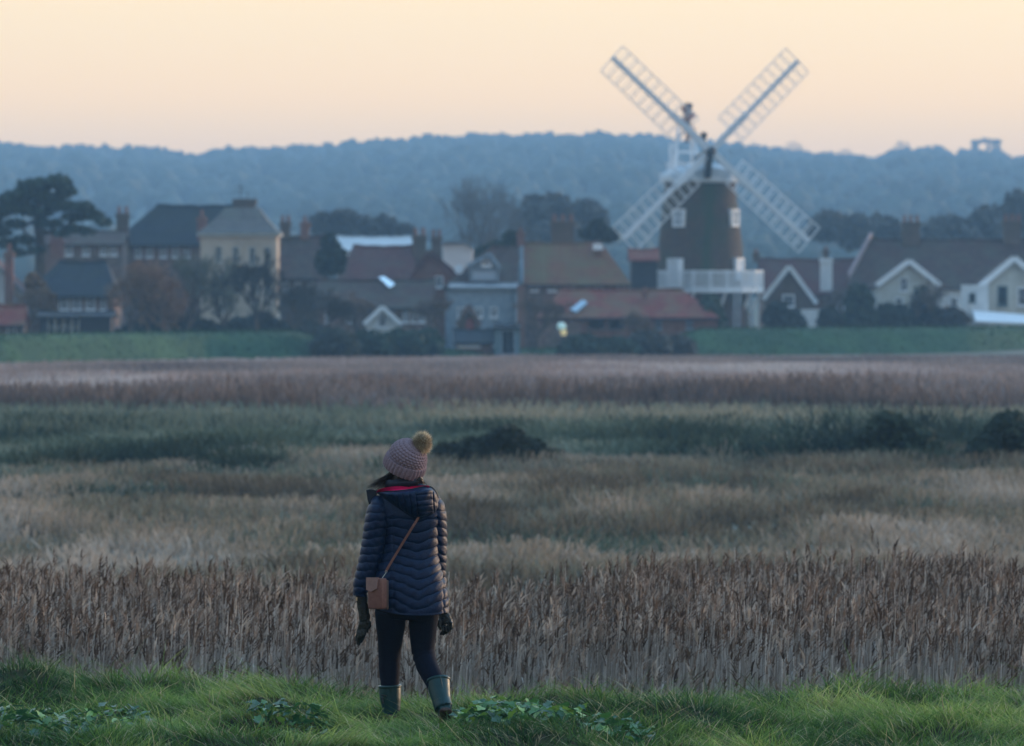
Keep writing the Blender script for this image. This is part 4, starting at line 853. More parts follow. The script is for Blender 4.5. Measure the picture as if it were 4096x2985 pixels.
tufts('dark_scrub', 'darker denser scrub toward the right of the band', 2600, 2, (166, 192), (.6, 1.15), (.05, .10), 14, [(0, (.02, .035, .03)), (.5, (.045, .07, .055)), (1, (.10, .14, .10))], 73,
      mask=lambda x, y: (x > 4.0) & (fbm(x, y, 5, 74, 2) > .42), hmod=lambda x, y: .3 + 1.5 * fbm(x, y / 2, 2.4, 77, 2) ** 1.5, spread=.35, patch=3, lean=.5)
tufts('front_scrub', 'small green scrub clumps among the mid marsh grass', 1500, 2, (110, 164), (.2, .5), (.03, .07), 12, [(0, (.05, .07, .055)), (.5, (.09, .12, .09)), (1, (.15, .18, .13))], 75,
      mask=lambda x, y: fbm(x, y / 2.5, 4, 76, 2) > .56, spread=.3, patch=3, lean=.5)
bush('marsh_bush', 'dark rounded bush beside the bobble hat', 'bush', blobs_px([(2000, 1800, 105, 72), (1900, 1810, 110, 60), (2110, 1810, 90, 60), (2200, 1835, 70, 42), (1800, 1820, 80, 52), (2030, 1750, 80, 50)], 168, .8), 5200, .075, (.014, .024, .017), (.045, .058, .035))
bush('marsh_bush', 'dark green bush left of the right edge scrub', 'bush', blobs_px([(3560, 1740, 110, 75), (3480, 1790, 90, 60), (3660, 1770, 100, 65), (3560, 1690, 70, 45)], 171, .9), 3200, .09, (.022, .042, .03), (.06, .085, .05))
bush('marsh_bush', 'dark green bush at the right edge of the marsh', 'bush', blobs_px([(4040, 1720, 90, 75), (3950, 1790, 80, 60), (4120, 1780, 90, 70)], 170, .9), 2800, .09, (.022, .042, .032), (.06, .085, .055))

# ------------------------------------------------------------------ near reed bed: every stem with leaves and plume
def reed_bed():
    n = 25500; y = 47.8 + 14.5 * rng.uniform(0, 1, n) ** .9; x = rng.uniform(-1, 1, n) * (y * .082 + 2.6)
    back = np.interp(x / y * FPX + 2048, [0, 600, 1400, 1900, 2300, 2700, 4096], [61.5, 60.5, 59.5, 58.5, 59.5, 62.5, 62.5]) + 1.2 * (fbm(x, y * 0, 1.3, 81, 2) - .5)
    k = y < back; x = x[k]; y = y[k]; n = len(x)
    z0 = np.maximum(near_h(x, y), MARSH - .02) - .03
    Xp = x / y * FPX + 2048
    h = rng.normal(1.80, .09, n) * (.91 + .18 * fbm(x, y, 1.6, 82, 3)) + np.interp(Xp, [0, 1500, 2100, 2500, 4096], [.17, .13, .08, .20, .16])
    front = np.clip((y - 47.6) / 2.2, 0, 1); h *= .72 + .28 * front
    ln = np.stack([rng.normal(.01, .035, n), rng.normal(0, .035, n)], 1)
    brk = rng.uniform(0, 1, n) < .05; ln[brk] *= 5; h[brk] *= .8
    B = np.stack([x, y, z0], 1); T = np.stack([ln[:, 0] * h, ln[:, 1] * h, h], 1); bd = np.stack([rng.normal(.03, .05, n), rng.normal(0, .04, n), -.02 * h], 1)
    pt = fbm(x, y, 2.2, 83, 3)
    base = lerp_col(rng.uniform(0, 1, n) * .75 + pt * .3, [(0, (.15, .12, .095)), (.3, (.29, .24, .20)), (.65, (.46, .39, .335)), (1, (.78, .71, .65))])
    cx = np.tile(np.array([[1., 0, 0]]), (n, 1)); cy = np.tile(np.array([[0, 1., 0]]), (n, 1)); wd = rng.uniform(.004, .0085, n)
    base = base * 1.12; parts = [ribbons(B, T, wd, 2, side=cx, bend=bd, col=base * .85, colt=base, tip=.6), ribbons(B, T, wd, 2, side=cy, bend=bd, col=base * .85, colt=base, tip=.6)]
    for j in range(2):
        u = rng.uniform(.10, .85, n); at = B + T * u[:, None] + bd * (u ** 2)[:, None]; a = rng.normal(0, 1.1, n) + rng.choice([0, np.pi], n); ll = rng.uniform(.14, .32, n)
        dr = np.stack([np.cos(a) * ll * .22, np.sin(a) * ll * .22, ll * .95], 1)
        lc = base * rng.uniform(.7, 1.15, (n, 1)); parts.append(ribbons(at, dr, rng.uniform(.005, .011, n), 2, side=np.stack([-np.sin(a), np.cos(a), np.zeros(n)], 1), bend=np.stack([np.cos(a) * .06, np.sin(a) * .06, -ll * rng.uniform(.3, .9, n)], 1), col=lc, colt=lc * 1.05))
    pl = rng.uniform(0, 1, n) < .78; tp = (B + T + bd)[pl]; m = len(tp)
    pc = lerp_col(rng.uniform(0, 1, m), [(0, (.06, .04, .03)), (.45, (.13, .085, .06)), (.8, (.27, .195, .15)), (1, (.52, .42, .34))]); dd = rng.normal(.35, .5, m)
    for j in range(4):
        a = rng.uniform(0, 2 * np.pi, m); l_ = rng.uniform(.07, .13, m); st = tp - np.array([0, 0, 1]) * (j * .028)
        D_ = np.stack([np.cos(a) * .025 + dd * .03, np.sin(a) * .03, l_ * .95], 1)
        parts.append(ribbons(st - np.array([0, 0, .04]), D_, rng.uniform(.012, .024, m), 2, bend=np.stack([dd * .03, np.zeros(m), -l_ * .25], 1), col=pc, colt=pc * 1.1, tip=.2))
    V, F, C = merge(parts); return tag(raw_mesh('reed_bed', V, F, M_reedmat, color=C), 'dense brown winter reeds with feathery heads behind the walker', kind='stuff')
reed_bed()
def bank_tufts():
    n = 6000; y = rng.uniform(43.4, 48.6, n); x = rng.uniform(-1, 1, n) * (y * .082 + 1.2); Xp = x / y * FPX + 2048
    k = (y > np.interp(x, CR_X, CR_Y) + .9) & (fbm(x, y, .9, 91, 2) > np.interp(Xp, [0, 1800, 2600, 4096], [.74, .66, .40, .36])); x = x[k]; y = y[k]; n = len(x); m = n * 7
    X = np.repeat(x, 7) + rng.normal(0, .05, m); Y = np.repeat(y, 7) + rng.normal(0, .05, m); Z = near_h(X, Y) - .02; h = rng.uniform(.35, .95, m) * np.repeat(.6 + .8 * fbm(x, y, .8, 92, 2), 7)
    g_ = np.repeat(fbm(x, y, 1.1, 93, 2), 7) + rng.normal(0, .12, m); cc = lerp_col(g_, [(.0, (.06, .13, .05)), (.42, (.10, .15, .065)), (.52, (.24, .20, .12)), (1, (.36, .29, .20))])
    V, F, C = ribbons(np.stack([X, Y, Z], 1), np.stack([rng.normal(.08, .22, m) * h, rng.normal(0, .2, m) * h, h], 1), rng.uniform(.006, .012, m), 3, col=cc * .7, colt=cc * 1.15, bend=np.stack([rng.normal(.05, .15, m), rng.normal(0, .1, m), -.2 * h], 1))
    tag(raw_mesh('dry_bank_grass', V, F, M_reedmat, color=C), 'dry and green grass tufts on the far slope of the bank', kind='stuff')
bank_tufts()
# ================================================================== NEAR GRASS
M_grass = mat('bank_grass_blade', (.8, .8, .8), (1.15, 1.15, 1.15), 3.0, .55, tint=True, trans=.36, spec=.22)
def grass():
    n = 148000; y = rng.uniform(36.4, 44.6, n); x = rng.uniform(-1, 1, n) * (y * .0805 + 1.7)
    crst = np.interp(x, CR_X, CR_Y); keep = (y < crst + 1.5)
    bare = (fbm(x, y * .8, .42, 101, 2) > .90); keep &= ~(bare & (rng.uniform(0, 1, n) < .8))
    x = x[keep]; y = y[keep]; n = len(x); z = near_h(x, y)
    tus = fbm(x, y * .9, .34, 102, 3); tus2 = fbm(x, y, 1.0, 103, 2)
    h = rng.uniform(.06, .14, n) * (.25 + 1.6 * tus) ; long_ = rng.uniform(0, 1, n) < .07; h[long_] *= 1.8
    # blades of a tussock lean together, mostly with the wind to the left
    h *= 1 - .7 * np.exp(-((x + .50) / .45) ** 2 - ((y - 39.4) / .8) ** 2)
    a = fbm(x, y, .5, 104, 2) * 4 * np.pi; ln = .35 + .45 * fbm(x, y, .6, 105, 2)
    z = z + 0; T = np.stack([(np.cos(a) * .55 - .15) * h * ln * 1.6 + rng.normal(0, .34, n) * h, np.sin(a) * .35 * h + rng.normal(0, .2, n) * h, h], 1)
    bend = np.stack([(np.cos(a) * .6 - .15) * h * .8 + rng.normal(0, .42, n) * h, rng.normal(0, .3, n) * h, -h * rng.uniform(.05, .55, n)], 1)
    g_ = (tus2 - .5) * 1.1 + (tus - .5) * .8 + .30 + rng.uniform(0, .42, n)  # low grass between tussocks darker: shade put into the colour
    cc = lerp_col(g_, [(0, (.010, .04, .014)), (.3, (.035, .105, .022)), (.6, (.125, .24, .05)), (.85, (.23, .35, .085)), (1, (.40, .47, .14))])
    dry = rng.uniform(0, 1, n) < .10; cc[dry] = np.array([.50, .44, .26]) * rng.uniform(.6, 1.2, (dry.sum(), 1))  # dry straw blades, their pale colour also standing in for lit highlights
    V, F, C = ribbons(np.stack([x, y, z - .01], 1), T, rng.uniform(.0042, .0088, n), 3, bend=bend, col=cc * .30, colt=cc * 1.45, tip=.05)  # shade painted into the blade roots, light into the tips
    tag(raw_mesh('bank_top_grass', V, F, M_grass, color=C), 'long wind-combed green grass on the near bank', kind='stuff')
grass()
# broad leaved plants: each leaf an object of its own
M_lf = [mat('broad_leaf_' + nm, c1, c2, 14, .34, trans=.25, spec=.6, bump=.3, bscale=50) for nm, c1, c2 in
        (('dark', (.02, .085, .035), (.04, .13, .05)), ('mid', (.05, .16, .045), (.09, .23, .06)), ('lime', (.16, .32, .05), (.26, .42, .08)))]
def leaf_mesh(name, kind_, m):
    if kind_ == 'lobed':
        pts = []; k = 20
        for i in range(k):
            t_ = 2 * math.pi * i / k; r = .5 * (1 + .20 * math.cos(5 * t_)) * (1 + .12 * math.cos(t_)); pts.append((r * math.cos(t_) + .45, r * math.sin(t_) * .95))
    else:
        pts = [(0, -.03), (.25, -.13), (.5, -.17), (.8, -.11), (1.05, 0), (.8, .11), (.5, .17), (.25, .13), (0, .03)]
    V = [(.45, 0, -.03)] + [(x, y, .22 * abs(y) - .18 * (x - .45) ** 2 + .03 * math.sin(9 * x + 5 * y)) for x, y in pts]
    F = [(0, i + 1, (i + 1) % len(pts) + 1) for i in range(len(pts))]
    me = bpy.data.meshes.new(name); me.from_pydata(V, [], F); me.update(); me.polygons.foreach_set('use_smooth', np.ones(len(F), dtype=bool)); me.materials.append(m); return me
LM = [(leaf_mesh('leaf', 'lobed', m), leaf_mesh('leaf_long', 'long', m)) for m in M_lf]
def leafy(label, Xc, Yc, rx, ry, D, n, size=.055, kinds=(.5, .35, .15), longp=.15, seed=0, h=.10, group=None):
    r_ = random.Random(seed); k = D / FPX; cx = (Xc - 2048) * k; z0 = float(near_h(np.array([cx]), np.array([D]))[0])
    t = thing('leafy_plant', (cx, D, z0), label, 'plant'); st = MB()
    for i in range(n):
        a = r_.uniform(0, 6.283); q = math.sqrt(r_.uniform(0, 1)); x = cx + math.cos(a) * q * rx * k; y = D + math.sin(a) * q * ry
        zg = float(near_h(np.array([x]), np.array([y]))[0]); z = zg + h * (1 - q * q * .6) * r_.uniform(.55, 1.25) + .03
        ki = r_.choices((0, 1, 2), kinds)[0]; lg = r_.random() < longp; s_ = size * r_.uniform(.6, 1.35) * (1.5 if lg else 1)
        o = bpy.data.objects.new('leaf', LM[ki][1 if lg else 0]); COL.objects.link(o); o.parent = t; az_ = r_.uniform(0, 6.283)
        o.location = (x - cx, y - D, z - z0); o.scale = (s_, s_ * r_.uniform(.8, 1.1), s_); o.rotation_euler = (r_.uniform(-.6, .6), r_.uniform(-.5, .9), az_)
        if i % 4 == 0: st.tube([(x, y, zg - .02), (x + r_.uniform(-.02, .02), y, z)], [.0025, .0018], 4, cap=False)
    st.build('stalk', M_lf[1], t)['kind'] = 'stuff'
leafy('large dark glossy leaved patch at the lower left corner', 90, 2960, 270, .60, 37.9, 210, .062, (.62, .33, .05), .3, 1, .12)
leafy('dark broad leaves with one lime spray right of the corner patch', 455, 2930, 160, .40, 38.1, 110, .060, (.55, .30, .15), .3, 2, .11)
leafy('small leafy plant in the grass directly below the walker', 1170, 2950, 160, .30, 38.0, 80, .065, (.6, .32, .08), .2, 3, .09)
leafy('bright ivy-like leafy mound right of the raised boot', 2090, 2940, 260, .60, 38.5, 290, .058, (.34, .44, .22), .05, 4, .15)
leafy('sparse green leaves beside the bright leafy mound', 2480, 2965, 140, .35, 37.9, 70, .062, (.5, .4, .1), .1, 5, .07)
# ================================================================== THE WALKER
PD = 40.0; K = PD / FPX
def W(X, Y, dy=0.0): return Vector(((X - 2048) * K, PD + dy, HZ - (Y - 1175) * K))
def fabric(name, c1, c2, rough, scale=60, bump=.25, spec=.4, sheen=0.0, tint=False, coat=0):
    m = mat(name, c1, c2, scale, rough, bump=bump, spec=spec, bscale=scale * 3, tint=tint, coat=coat)
    if sheen: m.node_tree.nodes['Principled BSDF'].inputs['Sheen Weight'].default_value = sheen
    return m
M_navy = fabric('navy_quilted_nylon', (.001, .009, .034), (.002, .016, .056), .5, 40, .15, .22)
M_navydark = fabric('dark_navy_nylon', (.006, .010, .022), (.010, .015, .03), .6, 40, .15)
M_trous = fabric('navy_stretch_trousers', (.003, .005, .014), (.005, .009, .022), .8, 90, .2, .10, .0)
M_pink = fabric('magenta_lining', (.70, .008, .14), (.80, .015, .18), .7, 30, .1, .3)
M_hat = fabric('dusty_pink_wool', (.21, .14, .165), (.33, .235, .265), .95, 120, .6, .1, .1)
M_fur = mat('tan_fur', (.75, .75, .75), (1.2, 1.2, 1.2), 30, .8, tint=True, trans=.45)
M_hair = mat('dark_brown_hair', (.7, .7, .7), (1.2, 1.2, 1.2), 30, .5, tint=True, spec=.2)
M_skin = mat('skin', (.50, .33, .26), (.56, .38, .30), 8, .55, spec=.4)
M_glove = fabric('black_leather', (.003, .005, .005), (.007, .010, .010), .30, 25, .5, .4)
M_boot = fabric('dark_teal_rubber', (.006, .036, .040), (.010, .052, .056), .40, 12, .08, .35)
M_sole = fabric('brown_rubber_sole', (.05, .028, .022), (.09, .05, .04), .7, 30, .3)
M_bag = fabric('pinkish_brown_leather', (.15, .062, .05), (.20, .09, .072), .5, 30, .2, .3)
M_bagdark = fabric('dark_brown_leather', (.07, .04, .035), (.10, .055, .045), .5, 30, .2, .5)
M_metal = mat('brass_clasp', (.55, .48, .38), rough=.3, metal=1.0)
M_eye = mat('eye', (.04, .03, .03), rough=.2)
M_furcore = mat('tan_fur_core', (.26, .17, .09), (.34, .23, .13), 30, .9)
woman = thing('person', (W(1640, 2870).x, PD, 0.0), 'person seen from behind in navy quilted jacket and pink bobble hat on the bank', 'person')

def cat(xs, ys, n):
    """smooth interpolation of table columns"""
    xs = np.asarray(xs, float); ys = np.asarray(ys, float); t = np.linspace(xs[0], xs[-1], n); ys = ys.reshape(len(xs), -1); o = np.zeros((n, ys.shape[1]))
    m = np.gradient(ys, xs, axis=0)
    i = np.clip(np.searchsorted(xs, t, side='right') - 1, 0, len(xs) - 2); h = xs[i + 1] - xs[i]; s = (t - xs[i]) / h; s = s[:, None]; h = h[:, None]
    o = (2 * s ** 3 - 3 * s ** 2 + 1) * ys[i] + (s ** 3 - 2 * s ** 2 + s) * h * m[i] + (-2 * s ** 3 + 3 * s ** 2) * ys[i + 1] + (s ** 3 - s ** 2) * h * m[i + 1]
    return t, o
def grid_faces(nr, nc, wrap=True):
    i = np.arange(nr - 1)[:, None]; j = np.arange(nc if wrap else nc - 1)[None, :]; a = i * nc + j; b = i * nc + (j + 1) % nc
    return np.stack([a, b, b + nc, a + nc], 2).reshape(-1, 4)
def puff(s, pitch, sharp=.45): return np.abs(np.sin(np.pi * s / pitch)) ** sharp

# --- jacket body: rows are (Y, XL, XR, half depth, depth centre), in photograph rows
JT = np.array([(1925, 1590, 1690, .060, .02), (1945, 1566, 1706, .075, .01), (1965, 1536, 1728, .095, .005), (1990, 1510, 1748, .112, .0), (2020, 1500, 1760, .125, -.005), (2060, 1512, 1764, .135, -.005),
               (2107, 1530, 1758, .138, .0), (2160, 1534, 1755, .135, .0), (2210, 1528, 1753, .135, .0), (2250, 1516, 1759, .142, -.005), (2290, 1503, 1770, .152, -.01), (2330, 1496, 1782, .162, -.012), (2370, 1493, 1790, .168, -.014), (2410, 1496, 1794, .170, -.014), (2432, 1502, 1792, .168, -.012)])
def torso(nr=300, nc=170):
    Y, o = cat(JT[:, 0], JT[:, 1:], nr); XL, XR, rd, dc = o.T; th = np.linspace(0, 2 * np.pi, nc, endpoint=False)
    xc = (XL + XR) / 2; rx = (XR - XL) / 2; e = .86
    cx = np.sign(np.cos(th)) * np.abs(np.cos(th)) ** e; sy = np.sign(np.sin(th)) * np.abs(np.sin(th)) ** e
    Xg = xc[:, None] + rx[:, None] * cx[None]; dep = dc[:, None] - rd[:, None] * sy[None]     # th = 90 degrees faces the camera
    mid = 1672 + (Y - 2060) * .012; ad = np.abs(Xg - mid[:, None]); side = np.clip((ad - 98) / 20, 0, 1)
    drop = np.clip((Y - 2040) / 120, .15, 1)[:, None] * .34
    sc = Y[:, None] + drop * (np.sqrt(ad ** 2 + 64) * (1 - side) + (105 - .35 * (ad - 98)) * side) - 105 * drop
    hem = np.clip((Y[:, None] - 2424) / 8, 0, 1)
    wob = 2.2 * np.sin(Xg / 21 + Y[:, None] / 37) + 1.6 * np.sin(Xg / 9 + Y[:, None] / 15)
    d = .0125 * (puff(sc + wob, 34.5, .30) - .80) * (1 - hem) + .004 * np.sin(Xg / 7 + sc / 6) * puff(sc, 36.5) * .35 + .006 * hem * puff(Y[:, None] - 2424, 9)
    d -= .006 * np.exp(-((ad - 100) / 3.0) ** 2) * (Y[:, None] > 2060)
    shade = np.clip((Y[:, None] - 2035) / 30, 0, 1); d = d * shade
    sag = 26 * np.clip((Y - 2250) / 180, 0, 1)[:, None] ** 1.5 * (1 - (ad / 160) ** 2).clip(0, 1) ** .7 * (np.sin(th)[None] > 0)
    nx_ = cx[None] * np.ones_like(Xg); ny_ = sy[None] * np.ones_like(Xg); ln = np.sqrt(nx_ ** 2 + ny_ ** 2) + 1e-6
    x = (Xg - 2048) * K + d * nx_ / ln; y = PD + dep - d * ny_ / ln; z = HZ - (Y[:, None] + sag - 1175) * K + 0 * Xg
    V = np.stack([x, y, z], 2).reshape(-1, 3); F = grid_faces(nr, nc)
    last = (nr - 1) * nc; Vc = V[last:].mean(0) + np.array([0, 0, .05]); Vt = V[:nc].mean(0)
    V = np.vstack([V, Vc, Vt]); j = np.arange(nc); F = np.vstack([F, np.stack([last + j, last + (j + 1) % nc, np.full(nc, len(V) - 2), np.full(nc, len(V) - 2)], 1)[:, [0, 1, 2, 2]]])
    F4 = [tuple(f) for f in F[:-nc]] + [tuple(f[:3]) for f in F[-nc:]] + [(k_, len(V) - 1, (k_ + 1) % nc) for k_ in range(nc)]
    return raw_mesh('jacket', V, F4, M_navy, woman, smooth=True)
jacket = torso()
def back_depth(X, Y):   # how far the jacket's back stands towards the viewer
    o = [np.interp(Y, JT[:, 0], JT[:, k]) for k in range(1, 5)]; xc = (o[0] + o[1]) / 2; rx = (o[1] - o[0]) / 2; q = min(abs(X - xc) / rx, .995)
    return o[3] - o[2] * (1 - q ** (2 / .86)) ** .43
# --- sleeves
def sleeve(rows, nr=170, nc=56, pitch=34, phase=0, slant=.15):
    """rows: (X, Y, depth offset, radius px across, radius px deep)"""
    r = np.array(rows, float); s0 = np.concatenate([[0], np.cumsum(np.hypot(np.diff(r[:, 0]), np.diff(r[:, 1])))]); s, o = cat(s0, r, nr); X, Y, dp, ra, rb = o.T
    tx = np.gradient(X); ty = np.gradient(Y); tl = np.hypot(tx, ty); tx /= tl; ty /= tl; th = np.linspace(0, 2 * np.pi, nc, endpoint=False)
    wob = 2.5 * np.sin(th * 2 + s[:, None] / 25) + 1.5 * np.sin(th * 5 + s[:, None] / 9)
    d = (puff(s[:, None] + slant * ra[:, None] * np.cos(th)[None] * 2 + wob + phase, pitch, .36) - .77) * 6.0 + 1.0 * np.sin(th * 7 + s[:, None] / 5) * .6
    cuff = np.clip((s - (s[-1] - 10)) / 6, 0, 1)[:, None]; d = d * (1 - cuff) + cuff * 1
    A = ra[:, None] + d; B = rb[:, None] + d
    PX = X[:, None] + A * np.cos(th)[None] * ty[:, None]; PY = Y[:, None] - A * np.cos(th)[None] * tx[:, None]; dep = dp[:, None] - B * np.sin(th)[None] * K
    V = np.stack([(PX - 2048) * K, PD + dep, HZ - (PY - 1175) * K], 2).reshape(-1, 3); n = len(V)
    V = np.vstack([V, V[:nc].mean(0), V[-nc:].mean(0)]); F = [tuple(f) for f in grid_faces(nr, nc)] + [(k_, n, (k_ + 1) % nc) for k_ in range(nc)] + [((nr - 1) * nc + k_, (nr - 1) * nc + (k_ + 1) % nc, n + 1) for k_ in range(nc)]
    return raw_mesh('sleeve', V, F, M_navy, woman, smooth=True)
sleeve([(1545, 1988, .0, 26, 40), (1528, 2014, -.01, 42, 62), (1517, 2050, -.015, 50, 70), (1507, 2100, -.02, 50, 66), (1497, 2158, -.02, 48, 60), (1485, 2222, -.02, 46, 56), (1466, 2285, -.02, 41, 50), (1446, 2340, -.02, 33, 42), (1440, 2384, -.02, 27, 34)])
sleeve([(1712, 1988, .0, 26, 40), (1732, 2014, .01, 38, 60), (1742, 2055, .02, 42, 66), (1744, 2110, .035, 43, 62), (1744, 2180, .05, 44, 56), (1743, 2243, .065, 43, 52), (1745, 2300, .09, 38, 46), (1754, 2360, .10, 33, 40), (1760, 2420, .11, 29, 34)], phase=10, slant=-.15)
# --- hood hanging on the back
TOPX = [1500, 1508, 1530, 1560, 1600, 1640, 1680, 1712, 1735, 1756]; 
def hood(nu=110, nv=70):
    u = np.linspace(0, 1, nu); v = np.linspace(0, 1, nv)
    top = np.array([(1505, 1964), (1540, 1966), (1590, 1962), (1640, 1956), (1680, 1948), (1712, 1944), (1730, 1950), (1744, 1968), (1754, 1992)], float)
    bot = np.array([(1507, 1972), (1535, 1990), (1580, 2020), (1622, 2050), (1655, 2070), (1685, 2072), (1715, 2062), (1742, 2048), (1757, 2020)], float)
    _, T = cat(np.linspace(0, 1, 9), top, nu); _, B = cat(np.linspace(0, 1, 9), bot, nu)
    vv = v[:, None]; X = T[None, :, 0] * (1 - vv) + B[None, :, 0] * vv; Y = T[None, :, 1] * (1 - vv) + B[None, :, 1] * vv
    base = np.vectorize(back_depth)(np.clip(X, 1516, 1746), np.clip(Y, 1990, 2400))
    base = np.minimum(base, -.105 + .9 * (np.abs(X - 1636) / 500) ** 2)
    bul = .075 * (np.sin(np.pi * np.clip(vv, 0, 1) ** .62) ** .7) * (np.sin(np.pi * u[None]) ** .5) + .050 * (1 - vv) * np.sin(np.pi * u[None]) ** .6
    q = np.zeros_like(X); right = (X > 1664) & (X < 1732)
    q += np.where(right, .0085 * (puff(Y - 1955 + .10 * (X - 1664), 23) - .8), 0)
    for xs_, sl in ((1584, .30), (1612, .24), (1638, .18), (1664, .12), (1733, .05), (1745, .2)):
        q -= .010 * np.exp(-((X - xs_ - sl * (Y - 1970)) / 2.6) ** 2)
    q += .0015 * np.sin(X / 6 + Y / 9)
    th_ = .012; ed = np.minimum(np.minimum(vv, 1 - vv) * 12, 1) * np.minimum(np.minimum(u, 1 - u) * 14, 1)[None]
    out_ = base - (bul + q) * ed - .004; inn = base - (bul) * ed * .55 + .012
    Vo = np.stack([(X - 2048) * K, PD + out_, HZ - (Y - 1175) * K], 2).reshape(-1, 3); Vi = np.stack([(X - 2048) * K, PD + inn, HZ - (Y - 1175) * K], 2).reshape(-1, 3)
    F = grid_faces(nv, nu, False); n = len(Vo); Fl = [tuple(f) for f in F] + [tuple(f[::-1] + n) for f in F]
    rim = [(k_, k_ + 1) for k_ in range(nu - 1)] + [(k_ * nu + nu - 1, (k_ + 1) * nu + nu - 1) for k_ in range(nv - 1)] + [((nv - 1) * nu + k_ + 1, (nv - 1) * nu + k_) for k_ in range(nu - 1, 0, -1) if k_ < nu - 1] + [((k_ + 1) * nu, k_ * nu) for k_ in range(nv - 1)]
    Fl += [(a, a + n, b + n, b) for a, b in rim]
    h = raw_mesh('hood', np.vstack([Vo, Vi]), Fl, M_navy, woman, smooth=True)
    # edge binding and the magenta lining that shows inside the opening
    far = np.array([(1512, 1958), (1540, 1950), (1590, 1944), (1625, 1946), (1636, 1947), (1652, 1944), (1690, 1941), (1712, 1941), (1720, 1943)], float); _, Fr = cat(np.linspace(0, 1, 9), far, nu)
    k0 = int(nu * .93); L1 = []; m_ = 8
    for j in range(m_ + 1):
        s_ = j / m_; Xr = T[:k0, 0] * (1 - s_) + Fr[:k0, 0] * s_; Yr = T[:k0, 1] * (1 - s_) + Fr[:k0, 1] * s_; db = out_[1, :k0] * (1 - s_) + (-.118) * s_ + .012 * math.sin(math.pi * s_)
        L1.append(np.stack([(Xr - 2048) * K, PD + db, HZ - (Yr - 1 - 1175) * K - .006 * math.sin(math.pi * s_)], 1))
    L1 = np.concatenate(L1); L2 = L1 - np.array([0, 0, .006]); n1 = len(L1); G = grid_faces(m_ + 1, k0, False)
    lin = raw_mesh('hood_lining', np.vstack([L1, L2]), [tuple(f) for f in G] + [tuple(f[::-1] + n1) for f in G], M_pink, woman, smooth=True)
    bd = MB(); bd.tube([Vector(Vo[nu * 1 + k_]) + Vector((0, 0, .002)) for k_ in range(0, nu, 4)], .005, 6); bd.build('edge_binding', M_navydark, h, smooth=True)
hood()
# standing collar, and the stiff open front flap that juts at the left shoulder
def band(name, cx, cy, rx, ry, h, tilt, m, lift=0, a0=-.2, a1=1.2, th=.012, dy=0.0):
    n = 48; V = []
    for q, (r_, z_) in enumerate(((0, 0), (.004, h), (-th + .004, h), (-th, 0))):
        for k_ in range(n + 1):
            a = math.pi * (a0 + (a1 - a0) * k_ / n); x = math.cos(a); y = -math.sin(a)
            V.append(W(cx, cy) + Vector(((rx + r_) * x, (ry + r_) * y + dy, z_ + tilt * x * rx)))
    F = [(q * (n + 1) + k_, q * (n + 1) + k_ + 1, ((q + 1) % 4) * (n + 1) + k_ + 1, ((q + 1) % 4) * (n + 1) + k_) for q in range(4) for k_ in range(n)]
    return MB().add(V, F).build(name, m, woman, smooth=True)
band('collar', 1613, 1947, .114, .080, .050, .10, M_navydark, a0=-.35, a1=1.35)
MB().prism([(W(1465, 0).x, W(0, 1960).z), (W(1486, 0).x, W(0, 1957).z), (W(1510, 0).x, W(0, 1963).z), (W(1506, 0).x, W(0, 1985).z), (W(1480, 0).x, W(0, 2030).z), (W(1470, 0).x, W(0, 1998).z)], PD - .02, PD + .035).build('front_flap', M_navydark, woman)

# --- body (one continuous figure) through a voxel remesh of overlapping lofts
def remeshed(name, build, m, parent, voxel, smooth=3, keep=1.0):
    me = bpy.data.meshes.new(name + '_raw'); me.from_pydata(build.v, [], build.f); me.update(); o = bpy.data.objects.new(name + '_raw', me); COL.objects.link(o)
    r_ = o.modifiers.new('r', 'REMESH'); r_.mode = 'VOXEL'; r_.voxel_size = voxel; s_ = o.modifiers.new('s', 'SMOOTH'); s_.iterations = smooth; s_.factor = .6
    if keep < 1: d_ = o.modifiers.new('d', 'DECIMATE'); d_.ratio = keep
    dg = bpy.context.evaluated_depsgraph_get(); dg.update(); ev = o.evaluated_get(dg); nm = bpy.data.meshes.new_from_object(ev); nm.name = name
    bpy.data.objects.remove(o); bpy.data.meshes.remove(me)
    b = org(parent); nm.transform(Matrix.Translation(-b)); nm.materials.clear(); nm.materials.append(m); nm.polygons.foreach_set('use_smooth', np.ones(len(nm.polygons), dtype=bool)); nm.update()
    q = bpy.data.objects.new(name, nm); COL.objects.link(q); q.parent = parent; return q
def ell(mb, c, r, rot=None, n=16):
    V = []; 
    for i in range(n // 2 + 1):
        p_ = math.pi * i / (n // 2)
        for k_ in range(n):
            a = 2 * math.pi * k_ / n; v = Vector((r[0] * math.sin(p_) * math.cos(a), r[1] * math.sin(p_) * math.sin(a), r[2] * math.cos(p_)))
            if rot is not None: v = rot @ v
            V.append(c + v)
    F = [(i * n + k_, (i + 1) * n + k_, (i + 1) * n + (k_ + 1) % n, i * n + (k_ + 1) % n) for i in range(n // 2) for k_ in range(n)]
    return mb.add(V, F)
FACE = Vector((-.80, .60, .10)).normalized()        # she looks away to the left
hc = W(1622, 1868, .03); SD = FACE.cross(Vector((0, 0, 1))).normalized()
body = MB(); ell(body, hc, (.074, .090, .105), Matrix.Rotation(math.atan2(FACE.y, FACE.x) - math.pi / 2, 3, 'Z'))
ell(body, hc + FACE * .045 + Vector((0, 0, -.055)), (.05, .05, .055)); ell(body, hc + FACE * .088 + Vector((0, 0, -.088)), (.018, .018, .016))
body.tube([hc + FACE * .085 + Vector((0, 0, .005)), hc + FACE * .108 + Vector((0, 0, -.028)), hc + FACE * .092 + Vector((0, 0, -.036))], [.008, .012, .010], 8)
